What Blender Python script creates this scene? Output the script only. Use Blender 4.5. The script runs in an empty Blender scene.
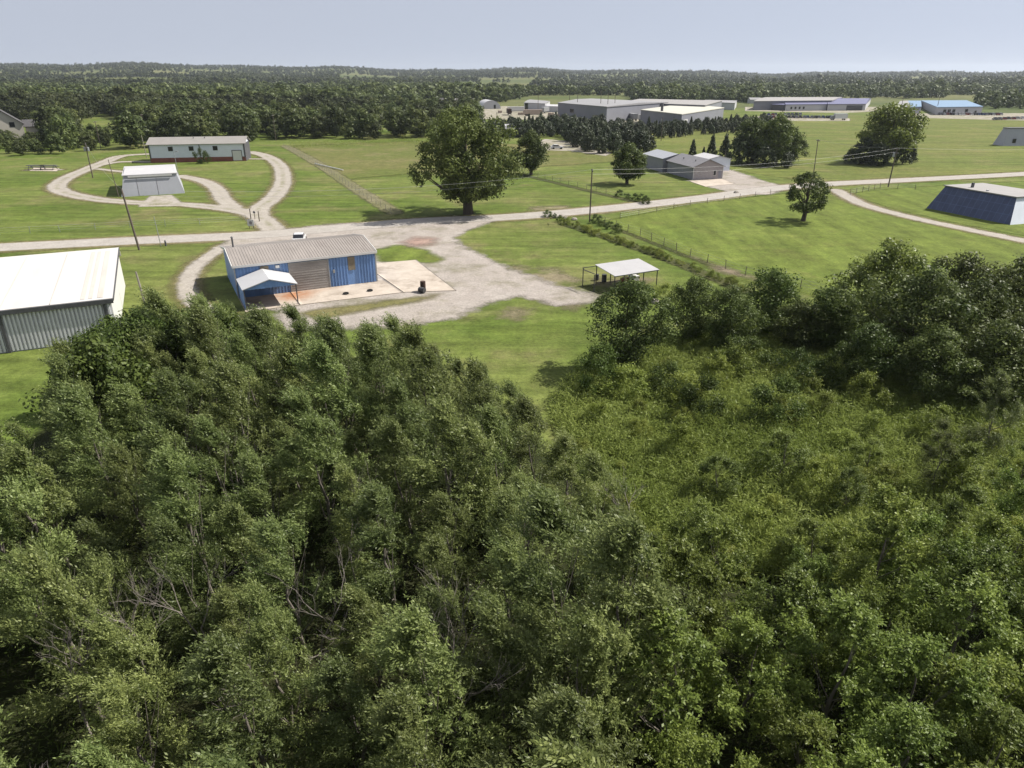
import bpy, math, random
import numpy as np
from mathutils import Vector, Matrix

S = bpy.context.scene
COL = S.collection
R = math.radians
random.seed(7)
RNG = np.random.default_rng(11)

# ------------------------------------------------------------------ camera
F = 710.0; CAMH = 25.0; PITCH = math.atan(310/710)
cd = bpy.data.cameras.new('camera'); cam = bpy.data.objects.new('camera', cd); COL.objects.link(cam)
cam.location = (0, 0, CAMH); cam.rotation_euler = (math.pi/2-PITCH, 0, 0)
cd.sensor_width = 36; cd.lens = F/1024*36; cd.clip_end = 30000; cd.clip_start = 0.5
S.camera = cam
# ------------------------------------------------------------------ sky and sun
SUN_EL = R(48); SUN_DIR = Vector((0.955, 0.30, 0)).normalized()
w = bpy.data.worlds.new('World'); S.world = w; w.use_nodes = True
nt = w.node_tree; bg = nt.nodes['Background']; sky = nt.nodes.new('ShaderNodeTexSky')
sky.sky_type = 'NISHITA'; sky.sun_disc = False; sky.sun_elevation = SUN_EL
sky.sun_rotation = math.atan2(SUN_DIR.x, SUN_DIR.y)
sky.air_density = 1.0; sky.dust_density = 1.5; sky.ozone_density = 4.5; sky.altitude = 200
_tc = nt.nodes.new('ShaderNodeTexCoord'); _mp = nt.nodes.new('ShaderNodeMapping')
_mp.inputs['Scale'].default_value = (1, 1, 0.7); _mp.inputs['Location'].default_value = (0, 0, 0.25)
nt.links.new(_tc.outputs['Generated'], _mp.inputs['Vector']); nt.links.new(_mp.outputs[0], sky.inputs[0])
_mx = nt.nodes.new('ShaderNodeMix'); _mx.data_type = 'RGBA'; _mx.inputs['Factor'].default_value = 0.7   # thin even summer veil
nt.links.new(sky.outputs[0], _mx.inputs[6]); _mx.inputs[7].default_value = (4.4, 4.46, 4.75, 1)
nt.links.new(_mx.outputs[2], bg.inputs[0]); bg.inputs[1].default_value = 0.088
sd = bpy.data.lights.new('sun', 'SUN'); sd.energy = 5.0; sd.angle = R(0.53); sd.color = (1.0, 0.95, 0.86)
sun = bpy.data.objects.new('sun', sd); COL.objects.link(sun)
sv = Vector((SUN_DIR.x*math.cos(SUN_EL), SUN_DIR.y*math.cos(SUN_EL), math.sin(SUN_EL)))
sun.rotation_euler = sv.to_track_quat('Z', 'Y').to_euler(); sun.location = (200, 60, 220)
S.view_settings.view_transform = 'Standard'; S.view_settings.look = 'None'
S.view_settings.exposure = 0.72; S.view_settings.gamma = 1; S.view_settings.use_curve_mapping = False
S.cycles.max_bounces = 5; S.cycles.diffuse_bounces = 2; S.cycles.glossy_bounces = 1
S.cycles.transmission_bounces = 3; S.cycles.transparent_max_bounces = 10; S.cycles.volume_bounces = 0
S.cycles.caustics_reflective = False; S.cycles.caustics_refractive = False

# ------------------------------------------------------------------ helpers: survey
CP, SP = math.cos(PITCH), math.sin(PITCH)
def P(px, py, z=0.0):
    u = (px-512)/F; v = (384-py)/F
    d = (u, CP+v*SP, -SP+v*CP); t = (z-CAMH)/d[2]
    return Vector((d[0]*t, d[1]*t, z))
def PP(pts, z=0.0): return [P(a, b, z).xy for a, b in pts]

# ------------------------------------------------------------------ helpers: materials
def newmat(name):
    m = bpy.data.materials.new(name); m.use_nodes = True
    n = m.node_tree.nodes; l = m.node_tree.links
    return m, n, l, n['Principled BSDF']
def noise(n, l, scale, detail=4, rough=0.6, coord='Object', vec=None, stretch=None):
    tx = n.new('ShaderNodeTexNoise'); tx.inputs['Scale'].default_value = scale
    tx.inputs['Detail'].default_value = detail; tx.inputs['Roughness'].default_value = rough
    if vec is None:
        tc = n.new('ShaderNodeTexCoord'); vec = tc.outputs[coord]
    if stretch:
        mp = n.new('ShaderNodeMapping'); mp.inputs['Scale'].default_value = stretch
        l.new(vec, mp.inputs['Vector']); vec = mp.outputs['Vector']
    l.new(vec, tx.inputs['Vector']); return tx.outputs['Fac']
def ramp(n, l, src, stops):
    r = n.new('ShaderNodeValToRGB'); e = r.color_ramp.elements
    while len(e) < len(stops): e.new(0.5)
    for el, (p, c) in zip(e, stops):
        el.position = p; el.color = c if len(c) == 4 else (*c, 1)
    l.new(src, r.inputs['Fac']); return r.outputs['Color']
def mix(n, l, fac, a, b, mode='MIX'):
    m = n.new('ShaderNodeMix'); m.data_type = 'RGBA'; m.blend_type = mode
    if isinstance(fac, (int, float)): m.inputs['Factor'].default_value = fac
    else: l.new(fac, m.inputs['Factor'])
    for k, v in ((6, a), (7, b)):
        if isinstance(v, tuple): m.inputs[k].default_value = (*v[:3], 1)
        else: l.new(v, m.inputs[k])
    return m.outputs[2]
def bump(n, l, p, src, strength, dist):
    b = n.new('ShaderNodeBump'); b.inputs['Strength'].default_value = strength; b.inputs['Distance'].default_value = dist
    l.new(src, b.inputs['Height']); l.new(b.outputs['Normal'], p.inputs['Normal'])
ALB = 0.76
def plain(name, c, rough=0.7, var=0.25, scale=1.5, metal=0.0, dirt=None, dirt_at=(0.55, 0.75), stretch=None):
    """paint / metal / wood with weathering of its own"""
    c = tuple(x*ALB for x in c); dirt = tuple(x*ALB for x in dirt) if dirt else None
    m, n, l, p = newmat(name)
    f = noise(n, l, scale, 5, 0.65, stretch=stretch)
    a = tuple(x*(1-var) for x in c); b = tuple(min(1, x*(1+var)) for x in c)
    col = ramp(n, l, f, [(0.3, a), (0.7, b)])
    if dirt:
        g = noise(n, l, scale*0.37, 6, 0.7, stretch=stretch)
        msk = ramp(n, l, g, [(dirt_at[0], (0, 0, 0)), (dirt_at[1], (1, 1, 1))])
        col = mix(n, l, msk, col, dirt)
    l.new(col, p.inputs['Base Color']); p.inputs['Roughness'].default_value = rough; p.inputs['Metallic'].default_value = metal
    return m
def ground_mat(name, cols, big=0.02, mid=0.12, fine=1.6, dry=None, dry_at=(0.55, 0.7), b=0.5, edge=None, edge_scale=0.5, rough=0.95, streak=None, centre=None, mott=(0.62, 1.36)):
    """turf / soil / gravel; edge=(lo,hi,amp) frays the border by the distance stored on the mesh"""
    cols = [tuple(x*ALB for x in c) for c in cols]; dry = tuple(x*ALB for x in dry) if dry else None
    m, n, l, p = newmat(name)
    f1 = noise(n, l, big, 5, 0.6); f2 = noise(n, l, mid, 6, 0.65); f3 = noise(n, l, fine, 5, 0.75)
    c1 = mix(n, l, ramp(n, l, f2, [(0.3, (0, 0, 0)), (0.7, (1, 1, 1))]), cols[0], cols[1])
    col = mix(n, l, ramp(n, l, f1, [(0.42, (0, 0, 0)), (0.62, (1, 1, 1))]), c1, cols[2])
    if dry:
        g = noise(n, l, mid*0.55, 7, 0.72)
        col = mix(n, l, ramp(n, l, g, [(dry_at[0], (0, 0, 0)), (dry_at[1], (1, 1, 1))]), col, dry)
    if streak:
        s = noise(n, l, 0.5, 4, 0.6, stretch=streak)
        col = mix(n, l, 0.35, col, ramp(n, l, s, [(0.35, (0.25, 0.25, 0.25)), (0.65, (0.9, 0.9, 0.9))]), 'OVERLAY')
    f4 = noise(n, l, 0.42, 9, 0.82)
    col = mix(n, l, 1.0, col, ramp(n, l, f4, [(0.32, (mott[0],)*3), (0.68, (mott[1],)*3)]), 'MULTIPLY')
    if centre:   # grass creeping up the crown between the wheel tracks
        ca = n.new('ShaderNodeAttribute'); ca.attribute_name = 'inside'; cm = n.new('ShaderNodeMapRange')
        cm.inputs[1].default_value = centre[0]; cm.inputs[2].default_value = centre[1]; l.new(ca.outputs['Fac'], cm.inputs[0])
        mu = n.new('ShaderNodeMath'); mu.operation = 'MULTIPLY'; l.new(cm.outputs[0], mu.inputs[0])
        l.new(ramp(n, l, noise(n, l, 0.25, 6, 0.7), [(0.42, (0, 0, 0)), (0.62, (0.75, 0.75, 0.75))]), mu.inputs[1])
        col = mix(n, l, mu.outputs[0], col, (0.13, 0.13, 0.05))
    dk = ramp(n, l, f3, [(0.3, (0.68, 0.68, 0.68)), (0.7, (1.26, 1.26, 1.26))])
    col = mix(n, l, 1.0, col, dk, 'MULTIPLY')
    l.new(col, p.inputs['Base Color']); p.inputs['Roughness'].default_value = rough
    p.inputs['Specular IOR Level'].default_value = 0.1
    bump(n, l, p, f3, b, 0.25)
    if edge:
        at = n.new('ShaderNodeAttribute'); at.attribute_name = 'inside'
        ns = noise(n, l, edge_scale, 7, 0.75)
        ma = n.new('ShaderNodeMath'); ma.operation = 'MULTIPLY_ADD'
        l.new(ns, ma.inputs[0]); ma.inputs[1].default_value = edge[2]; l.new(at.outputs['Fac'], ma.inputs[2])
        mr = n.new('ShaderNodeMapRange'); mr.inputs[1].default_value = edge[0]+edge[2]*0.5; mr.inputs[2].default_value = edge[1]+edge[2]*0.5
        l.new(ma.outputs[0], mr.inputs[0])
        tr = n.new('ShaderNodeBsdfTransparent'); ms = n.new('ShaderNodeMixShader')
        l.new(mr.outputs[0], ms.inputs[0]); l.new(tr.outputs[0], ms.inputs[1]); l.new(p.outputs[0], ms.inputs[2])
        l.new(ms.outputs[0], n['Material Output'].inputs['Surface'])
    return m
def foliage(name, dark, light, trans=0.3, vary=0.35, gloss=0.25):
    m, n, l, p = newmat(name)
    at = n.new('ShaderNodeAttribute'); at.attribute_name = 'tint'
    col = ramp(n, l, at.outputs['Fac'], [(0.1, dark), (0.9, light)])
    oi = n.new('ShaderNodeObjectInfo'); mr = n.new('ShaderNodeMapRange')
    mr.inputs[3].default_value = 1-vary; mr.inputs[4].default_value = 1+vary; l.new(oi.outputs['Random'], mr.inputs[0])
    hs = n.new('ShaderNodeHueSaturation'); l.new(mr.outputs[0], hs.inputs['Value']); l.new(col, hs.inputs['Color'])
    mh = n.new('ShaderNodeMath'); mh.operation = 'MULTIPLY'; mh.inputs[1].default_value = 37.13; l.new(oi.outputs['Random'], mh.inputs[0])
    fr = n.new('ShaderNodeMath'); fr.operation = 'FRACT'; l.new(mh.outputs[0], fr.inputs[0])
    m2 = n.new('ShaderNodeMapRange'); m2.inputs[3].default_value = 0.478; m2.inputs[4].default_value = 0.499
    l.new(fr.outputs[0], m2.inputs[0]); l.new(m2.outputs[0], hs.inputs['Hue'])
    l.new(hs.outputs[0], p.inputs['Base Color']); p.inputs['Roughness'].default_value = 0.48
    p.inputs['Specular IOR Level'].default_value = gloss
    t = n.new('ShaderNodeBsdfTranslucent'); l.new(hs.outputs[0], t.inputs['Color'])
    ms = n.new('ShaderNodeMixShader'); ms.inputs[0].default_value = trans
    l.new(p.outputs[0], ms.inputs[1]); l.new(t.outputs[0], ms.inputs[2])
    l.new(ms.outputs[0], n['Material Output'].inputs['Surface'])
    return m

M = {}
M['lawn'] = ground_mat('lawn_turf', [(0.078, 0.118, 0.021), (0.128, 0.168, 0.034), (0.155, 0.178, 0.05)], dry=(0.185, 0.165, 0.075), dry_at=(0.52, 0.72), b=0.35, fine=2.6, mid=0.11, big=0.03, streak=(0.1, 0.9, 1))
M['far'] = ground_mat('far_land', [(0.075, 0.105, 0.03), (0.115, 0.135, 0.045), (0.17, 0.17, 0.07)], big=0.0025, mid=0.006, fine=0.05, b=0.0)
M['meadow'] = ground_mat('meadow_turf', [(0.13, 0.155, 0.036), (0.165, 0.175, 0.05), (0.12, 0.15, 0.034)], dry=(0.2, 0.18, 0.075), dry_at=(0.5, 0.75), edge=(-1.5, 1.5, 5), edge_scale=0.2, streak=(0.05, 0.6, 1))
M['pasture'] = ground_mat('pasture_turf', fine=2.6, b=0.3, cols=[(0.1, 0.142, 0.025), (0.155, 0.185, 0.042), (0.13, 0.165, 0.032)], streak=(0.7, 0.12, 1), dry=(0.16, 0.155, 0.05), dry_at=(0.55, 0.8), edge=(-0.8, 0.8, 3), edge_scale=0.3)
M['dry_field'] = ground_mat('dry_field_turf', [(0.13, 0.145, 0.04), (0.19, 0.175, 0.07), (0.12, 0.15, 0.035)], dry=(0.23, 0.195, 0.1), dry_at=(0.5, 0.72), edge=(-2, 2, 8), edge_scale=0.12)
M['floor'] = ground_mat('forest_floor', [(0.03, 0.035, 0.014), (0.045, 0.045, 0.02), (0.035, 0.045, 0.015)], fine=3, edge=(-0.5, 0.8, 2), edge_scale=0.6)
M['weed_soil'] = ground_mat('weed_soil', [(0.06, 0.085, 0.018), (0.09, 0.115, 0.026), (0.07, 0.1, 0.02)], fine=3, edge=(-0.4, 0.6, 2), edge_scale=0.7)
M['road'] = ground_mat('road_gravel', mott=(0.82, 1.16), cols=[(0.388, 0.355, 0.323), (0.462, 0.430, 0.393), (0.416, 0.384, 0.347)], big=0.05, mid=0.3, fine=4, b=0.15, edge=(-0.25, 0.25, 0.9), edge_scale=0.8)
M['lot'] = ground_mat('lot_gravel', mott=(0.82, 1.16), cols=[(0.351, 0.309, 0.277), (0.443, 0.402, 0.365), (0.388, 0.347, 0.309)], big=0.05, mid=0.25, fine=4, b=0.2, dry=(0.2, 0.185, 0.12), dry_at=(0.5, 0.7), edge=(-0.6, 0.9, 5.0), edge_scale=0.35)
M['drive'] = ground_mat('drive_gravel', mott=(0.82, 1.16), cols=[(0.370, 0.332, 0.286), (0.443, 0.407, 0.361), (0.407, 0.370, 0.323)], big=0.05, mid=0.3, fine=3, b=0.2, dry=(0.25, 0.24, 0.14), dry_at=(0.6, 0.75), edge=(-0.3, 0.4, 2.2), edge_scale=0.5, centre=(1.3, 1.9))
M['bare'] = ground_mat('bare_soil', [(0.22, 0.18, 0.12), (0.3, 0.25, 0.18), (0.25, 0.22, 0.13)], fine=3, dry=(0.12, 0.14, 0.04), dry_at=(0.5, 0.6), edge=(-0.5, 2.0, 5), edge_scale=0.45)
M['red'] = ground_mat('red_soil', [(0.36, 0.24, 0.2), (0.42, 0.3, 0.25), (0.38, 0.28, 0.22)], fine=3, edge=(-0.5, 2.5, 5), edge_scale=0.5)
M['ditch'] = ground_mat('ditch_growth', [(0.055, 0.065, 0.022), (0.1, 0.1, 0.04), (0.07, 0.085, 0.03)], fine=2, edge=(-0.3, 0.5, 2), edge_scale=0.5)
M['verge'] = ground_mat('worn_verge', [(0.2, 0.175, 0.08), (0.16, 0.16, 0.055), (0.25, 0.21, 0.12)], fine=3, edge=(-0.2, 1.4, 3.2), edge_scale=0.35)
M['asphalt'] = plain('lot_asphalt', (0.33, 0.31, 0.29), 0.9, 0.2, 0.05)
M['concrete'] = None
def concrete():
    m, n, l, p = newmat('slab_concrete')
    f = noise(n, l, 0.6, 6, 0.7); g = noise(n, l, 0.25, 6, 0.7)
    col = ramp(n, l, f, [(0.3, (0.33, 0.28, 0.23)), (0.7, (0.45, 0.39, 0.33))])
    col = mix(n, l, ramp(n, l, g, [(0.5, (0, 0, 0)), (0.7, (1, 1, 1))]), col, (0.2, 0.16, 0.125))
    at = n.new('ShaderNodeAttribute'); at.attribute_name = 'rust'
    h = noise(n, l, 0.9, 6, 0.7)
    mu = n.new('ShaderNodeMath'); mu.operation = 'MULTIPLY'; l.new(at.outputs['Fac'], mu.inputs[0]); l.new(h, mu.inputs[1])
    col = mix(n, l, ramp(n, l, mu.outputs[0], [(0.1, (0, 0, 0)), (0.5, (1, 1, 1))]), col, (0.29, 0.135, 0.065))
    l.new(col, p.inputs['Base Color']); p.inputs['Roughness'].default_value = 0.9
    return m
M['concrete'] = concrete()
M['blue'] = plain('blue_paint', (0.18, 0.33, 0.64), 0.5, 0.22, 0.9, dirt=(0.32, 0.42, 0.6), dirt_at=(0.55, 0.85), stretch=(1, 1, 0.25))
M['blue_roof'] = plain('weathered_tin', (0.36, 0.32, 0.29), 0.55, 0.14, 0.8, metal=0.1, dirt=(0.27, 0.235, 0.21), stretch=(1, 0.3, 1))
M['white_trim'] = plain('white_trim', (0.75, 0.74, 0.72), 0.5, 0.06, 2)
M['white_roof'] = plain('white_roof_sheet', (0.65, 0.625, 0.6), 0.6, 0.03, 0.4, dirt=(0.59, 0.55, 0.5), dirt_at=(0.58, 0.8), stretch=(1, 0.15, 1))
M['rust_edge'] = plain('rust_stain', (0.59, 0.55, 0.5), 0.7, 0.06, 0.8, dirt=(0.5, 0.42, 0.34), stretch=(1, 0.2, 1))
M['grey_wall'] = plain('grey_corrugated', (0.78, 0.78, 0.82), 0.5, 0.1, 0.8)
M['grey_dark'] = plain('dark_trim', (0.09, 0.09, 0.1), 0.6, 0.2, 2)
M['shutter'] = plain('faded_shutter', (0.37, 0.345, 0.325), 0.6, 0.25, 0.5, dirt=(0.38, 0.35, 0.32), stretch=(0.4, 1, 1.8))
M['tan_patch'] = plain('tan_board', (0.25, 0.21, 0.15), 0.8, 0.2, 2)
M['shelter_roof'] = plain('shelter_tin', (0.46, 0.45, 0.455), 0.5, 0.06, 0.5)
M['track'] = ground_mat('worn_track', [(0.17, 0.165, 0.08), (0.22, 0.2, 0.12), (0.16, 0.165, 0.07)], fine=2, edge=(-0.3, 0.6, 2.5), edge_scale=0.4)
M['canopy'] = plain('canopy_tin', (0.56, 0.56, 0.57), 0.45, 0.05, 0.8)
M['white_wall'] = plain('pale_siding', (0.86, 0.9, 1.0), 0.6, 0.05, 0.6)
M['shed_roof'] = plain('shed_white_roof', (0.56, 0.55, 0.56), 0.5, 0.04, 0.5, dirt=(0.66, 0.64, 0.6))
M['shed_wall'] = plain('shed_grey_cladding', (0.42, 0.43, 0.47), 0.55, 0.07, 0.5, stretch=(1, 1, 0.2))
M['tan_roof'] = plain('taupe_roof', (0.3, 0.28, 0.26), 0.6, 0.07, 0.4)
M['maroon'] = plain('maroon_band', (0.26, 0.085, 0.06), 0.7, 0.2, 1)
M['grey_siding'] = plain('grey_siding', (0.30, 0.30, 0.345), 0.6, 0.08, 0.6)
M['grey_siding_lit'] = plain('gable_siding_lit', (0.40, 0.36, 0.37), 0.6, 0.08, 0.6)  # lighter copy of the grey siding; light on the gable painted in
M['shingle'] = plain('grey_shingle', (0.22, 0.215, 0.23), 0.8, 0.12, 1.2)
M['light_tin'] = plain('light_tin', (0.4, 0.41, 0.44), 0.4, 0.06, 0.6)
M['panel_blue'] = None
def panel_blue():
    m, n, l, p = newmat('navy_cladding')
    f = noise(n, l, 0.5, 5, 0.6)
    col = ramp(n, l, f, [(0.3, (0.026, 0.042, 0.1)), (0.7, (0.045, 0.065, 0.14))])
    br = n.new('ShaderNodeTexBrick'); tc = n.new('ShaderNodeTexCoord')
    l.new(tc.outputs['UV'], br.inputs['Vector']); br.offset = 0; br.inputs['Scale'].default_value = 1
    br.inputs['Brick Width'].default_value = 1.25; br.inputs['Row Height'].default_value = 2.1; br.inputs['Mortar Size'].default_value = 0.045
    br.inputs['Color1'].default_value = (1, 1, 1, 1); br.inputs['Color2'].default_value = (0.8, 0.8, 0.85, 1); br.inputs['Mortar'].default_value = (1.7, 1.7, 1.7, 1)
    col = mix(n, l, 1.0, col, br.outputs['Color'], 'MULTIPLY')
    l.new(col, p.inputs['Base Color']); p.inputs['Roughness'].default_value = 0.45
    return m
M['panel_blue'] = panel_blue()
M['pale_roof'] = plain('pale_flat_roof', (0.33, 0.315, 0.305), 0.8, 0.07, 0.4)
M['cream_roof'] = plain('cream_flat_roof', (0.56, 0.545, 0.47), 0.7, 0.06, 0.05)
M['ware_wall'] = plain('warehouse_wall', (0.23, 0.235, 0.27), 0.7, 0.08, 0.1)
M['ware_wall_pale'] = plain('pale_warehouse_wall', (0.55, 0.55, 0.57), 0.7, 0.06, 0.1)
M['ware_roof'] = plain('warehouse_roof', (0.3, 0.295, 0.3), 0.6, 0.07, 0.05)
M['purple_roof'] = plain('slate_blue_roof', (0.15, 0.15, 0.27), 0.5, 0.08, 0.08)
M['sky_roof'] = plain('light_blue_roof', (0.19, 0.31, 0.46), 0.45, 0.05, 0.08)
M['window'] = plain('dark_glass', (0.02, 0.022, 0.028), 0.1, 0.1, 1)
M['wood_pole'] = plain('creosote_wood', (0.13, 0.105, 0.085), 0.9, 0.25, 3)
M['wood_pale'] = plain('bleached_wood', (0.3, 0.27, 0.23), 0.9, 0.2, 3)
M['bare_timber'] = plain('bare_timber', (0.5, 0.4, 0.33), 0.9, 0.15, 1)
M['steel'] = plain('galvanised_steel', (0.42, 0.43, 0.44), 0.45, 0.1, 3, metal=0.4)
M['dark_steel'] = plain('dark_steel', (0.05, 0.05, 0.052), 0.6, 0.2, 3)
M['wire'] = plain('bare_wire', (0.45, 0.45, 0.46), 0.5, 0.05, 1)
M['house_wall'] = plain('house_siding', (0.56, 0.52, 0.46), 0.8, 0.05, 0.4)
M['house_roof'] = plain('charcoal_shingle', (0.085, 0.08, 0.085), 0.9, 0.15, 1)
M['rusty'] = plain('rusty_drum', (0.055, 0.028, 0.018), 0.9, 0.4, 3)
M['tyre'] = plain('tyre_rubber', (0.018, 0.018, 0.018), 0.9, 0.2, 3)
M['red_paint'] = plain('faded_red_paint', (0.22, 0.04, 0.03), 0.6, 0.3, 3)
M['sign_grey'] = plain('sign_grey', (0.3, 0.27, 0.28), 0.7, 0.1, 3)
for nm, c in dict(white=(0.75, 0.75, 0.76), black=(0.015, 0.015, 0.018), grey=(0.2, 0.2, 0.22), red=(0.22, 0.025, 0.02), blue=(0.03, 0.06, 0.18), silver=(0.42, 0.43, 0.45)).items():
    M['car_'+nm] = plain('car_'+nm, c, 0.25, 0.03, 1)
M['bark'] = plain('bark', (0.085, 0.068, 0.05), 0.95, 0.3, 4)
M['bark_pale'] = plain('pale_bark', (0.19, 0.165, 0.14), 0.95, 0.25, 4)
M['dead'] = plain('dead_wood', (0.27, 0.235, 0.21), 0.95, 0.25, 4)
M['fol_willow'] = foliage('willow_leaves', (0.052, 0.084, 0.02), (0.255, 0.315, 0.108), 0.42, 0.28, 0.36)
M['fol_elm'] = foliage('elm_leaves', (0.055, 0.092, 0.016), (0.21, 0.28, 0.062), 0.4, 0.26, 0.3)
M['fol_dark'] = foliage('dark_leaves', (0.032, 0.058, 0.012), (0.1, 0.145, 0.036), 0.3, 0.25, 0.15)
M['fol_oak'] = foliage('oak_leaves', (0.034, 0.056, 0.014), (0.118, 0.155, 0.044), 0.3, 0.28, 0.15)
M['fol_juniper'] = foliage('juniper_leaves', (0.022, 0.034, 0.015), (0.06, 0.08, 0.034), 0.15, 0.25)
M['fol_bush'] = foliage('bush_leaves', (0.09, 0.13, 0.022), (0.27, 0.325, 0.075), 0.4, 0.25, 0.2)
M['fol_weed'] = foliage('weed_leaves', (0.115, 0.165, 0.032), (0.265, 0.325, 0.09), 0.42, 0.0, 0.12)
M['fol_far'] = foliage('far_leaves', (0.032, 0.05, 0.016), (0.1, 0.125, 0.04), 0.25, 0.45, 0.15)

# ------------------------------------------------------------------ helpers: geometry
class MB:
    def __init__(s): s.v = []; s.f = []; s.mi = []; s.uv = {}
    def add(s, vs, fs, mi=0):
        o = len(s.v); s.v += [tuple(v) for v in vs]
        for f in fs: s.f.append(tuple(i+o for i in f)); s.mi.append(mi)
        return s
    def box(s, x0, x1, y0, y1, z0, z1, mi=0):
        v = [(x, y, z) for z in (z0, z1) for x, y in ((x0, y0), (x1, y0), (x1, y1), (x0, y1))]
        return s.add(v, [(3, 2, 1, 0), (4, 5, 6, 7), (0, 1, 5, 4), (1, 2, 6, 5), (2, 3, 7, 6), (3, 0, 4, 7)], mi)
    def hexa(s, bot, top, mi=0):
        n = len(bot); v = list(bot)+list(top)
        f = [tuple(range(n-1, -1, -1)), tuple(range(n, 2*n))]+[(i, (i+1) % n, n+(i+1) % n, n+i) for i in range(n)]
        return s.add(v, f, mi)
    def slab(s, quad, t, mi=0):
        q = [Vector(p) for p in quad]; nn = (q[1]-q[0]).cross(q[-1]-q[0]).normalized()
        if nn.z < 0: nn = -nn
        return s.hexa([p-nn*t for p in q], q, mi)
    def tube(s, pts, rad, k=6, mi=0, cap=True):
        pts = [Vector(p) for p in pts]; n = len(pts); v = []
        for i, p in enumerate(pts):
            d = (pts[min(i+1, n-1)]-pts[max(i-1, 0)]).normalized()
            a = d.cross(Vector((0.31, 0.95, 0.05)))
            if a.length < 0.1: a = d.cross(Vector((1, 0, 0)))
            a.normalize(); b = d.cross(a); r = rad[i] if hasattr(rad, '__len__') else rad
            v += [p+a*r*math.cos(2*math.pi*j/k)+b*r*math.sin(2*math.pi*j/k) for j in range(k)]
        f = [(i*k+j, i*k+(j+1) % k, (i+1)*k+(j+1) % k, (i+1)*k+j) for i in range(n-1) for j in range(k)]
        if cap: f += [tuple(range(k-1, -1, -1)), tuple(range((n-1)*k, n*k))]
        return s.add(v, f, mi)
    def build(s, name, mats, parent=None, smooth=False):
        me = bpy.data.meshes.new(name); me.from_pydata(s.v, [], s.f)
        mats = mats if isinstance(mats, (list, tuple)) else [mats]
        for m in mats: me.materials.append(M[m] if isinstance(m, str) else m)
        me.polygons.foreach_set('material_index', s.mi)
        if smooth: me.polygons.foreach_set('use_smooth', [True]*len(s.f))
        me.update()
        o = bpy.data.objects.new(name, me); COL.objects.link(o)
        if parent: o.parent = parent
        return o
def tag(o, label=None, cat=None, group=None, kind=None):
    if label: o['label'] = label
    if cat: o['category'] = cat
    if group: o['group'] = group
    if kind: o['kind'] = kind
    return o
def empty(name, loc, rz=0.0, label=None, cat=None, group=None):
    o = bpy.data.objects.new(name, None); COL.objects.link(o)
    o.location = (loc[0], loc[1], loc[2] if len(loc) > 2 else 0); o.rotation_euler = (0, 0, rz)
    o.empty_display_size = 0.5
    return tag(o, label, cat, group)
KIDS = {}
def copy_tree(o, parent=None):
    c = o.copy(); COL.objects.link(c); c.parent = parent
    for ch in list(o.children): copy_tree(ch, c)
    return c
def np_mesh(name, V, Fq, tint=None, mats=(), mi=None, attr='tint'):
    """V (n,3), Fq (m,4) quads; tint per face"""
    me = bpy.data.meshes.new(name)
    V = np.asarray(V, np.float32); Fq = np.asarray(Fq, np.int32)
    me.vertices.add(len(V)); me.vertices.foreach_set('co', V.ravel())
    m, k = Fq.shape
    me.loops.add(m*k); me.loops.foreach_set('vertex_index', Fq.ravel())
    me.polygons.add(m); me.polygons.foreach_set('loop_start', np.arange(0, m*k, k, dtype=np.int32))
    for x in mats: me.materials.append(M[x] if isinstance(x, str) else x)
    if mi is not None: me.polygons.foreach_set('material_index', np.asarray(mi, np.int32))
    if tint is not None:
        a = me.attributes.new(attr, 'FLOAT', 'FACE' if len(tint) == m else 'POINT'); a.data.foreach_set('value', np.asarray(tint, np.float32))
    me.update(calc_edges=True)
    return me

# ------------------------------------------------------------------ ground sheet and overlays
def hills(x, y):
    d = np.hypot(x, y); az = np.arctan2(x, np.maximum(y, 1e-3))
    k = np.clip((d-1300)/4200, 0, 1); k = k*k*(3-2*k)
    h = 44 + 24*np.clip(-az*2.2-0.2, 0, 1) + 7*np.sin(az*5.1+2.3)+6*np.sin(az*13+0.4)+5*np.sin(az*29+1.7)+4*np.sin(az*53+0.3) - 12*np.sin(az*2.2+0.5)
    roll = 5*np.sin(x/310+1)*np.sin(y/420+0.6)+3*np.sin(x/150+2)*np.sin(y/260)
    kr = np.clip((d-900)/1200, 0, 1)
    return k*h + kr*roll*0.8
rad = np.concatenate([[0.0], np.geomspace(4, 9500, 110)]); NA = 288
az = np.linspace(0, 2*np.pi, NA, endpoint=False)
gx = rad[:, None]*np.sin(az)[None]; gy = rad[:, None]*np.cos(az)[None]
gz = np.where(np.hypot(gx, gy) > 900, hills(gx, gy), 0)
V = np.stack([gx, gy, gz], -1).reshape(-1, 3)
i, j = np.meshgrid(np.arange(len(rad)-1), np.arange(NA), indexing='ij')
Fq = np.stack([i*NA+j, i*NA+(j+1) % NA, (i+1)*NA+(j+1) % NA, (i+1)*NA+j], -1).reshape(-1, 4)[:, ::-1]
fc = V[Fq].mean(1); mi = (np.hypot(fc[:, 0], fc[:, 1]) > 640).astype(int)
g = bpy.data.objects.new('ground', np_mesh('ground', V, Fq, mats=('lawn', 'far'), mi=mi)); COL.objects.link(g); g['kind'] = 'structure'

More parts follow.
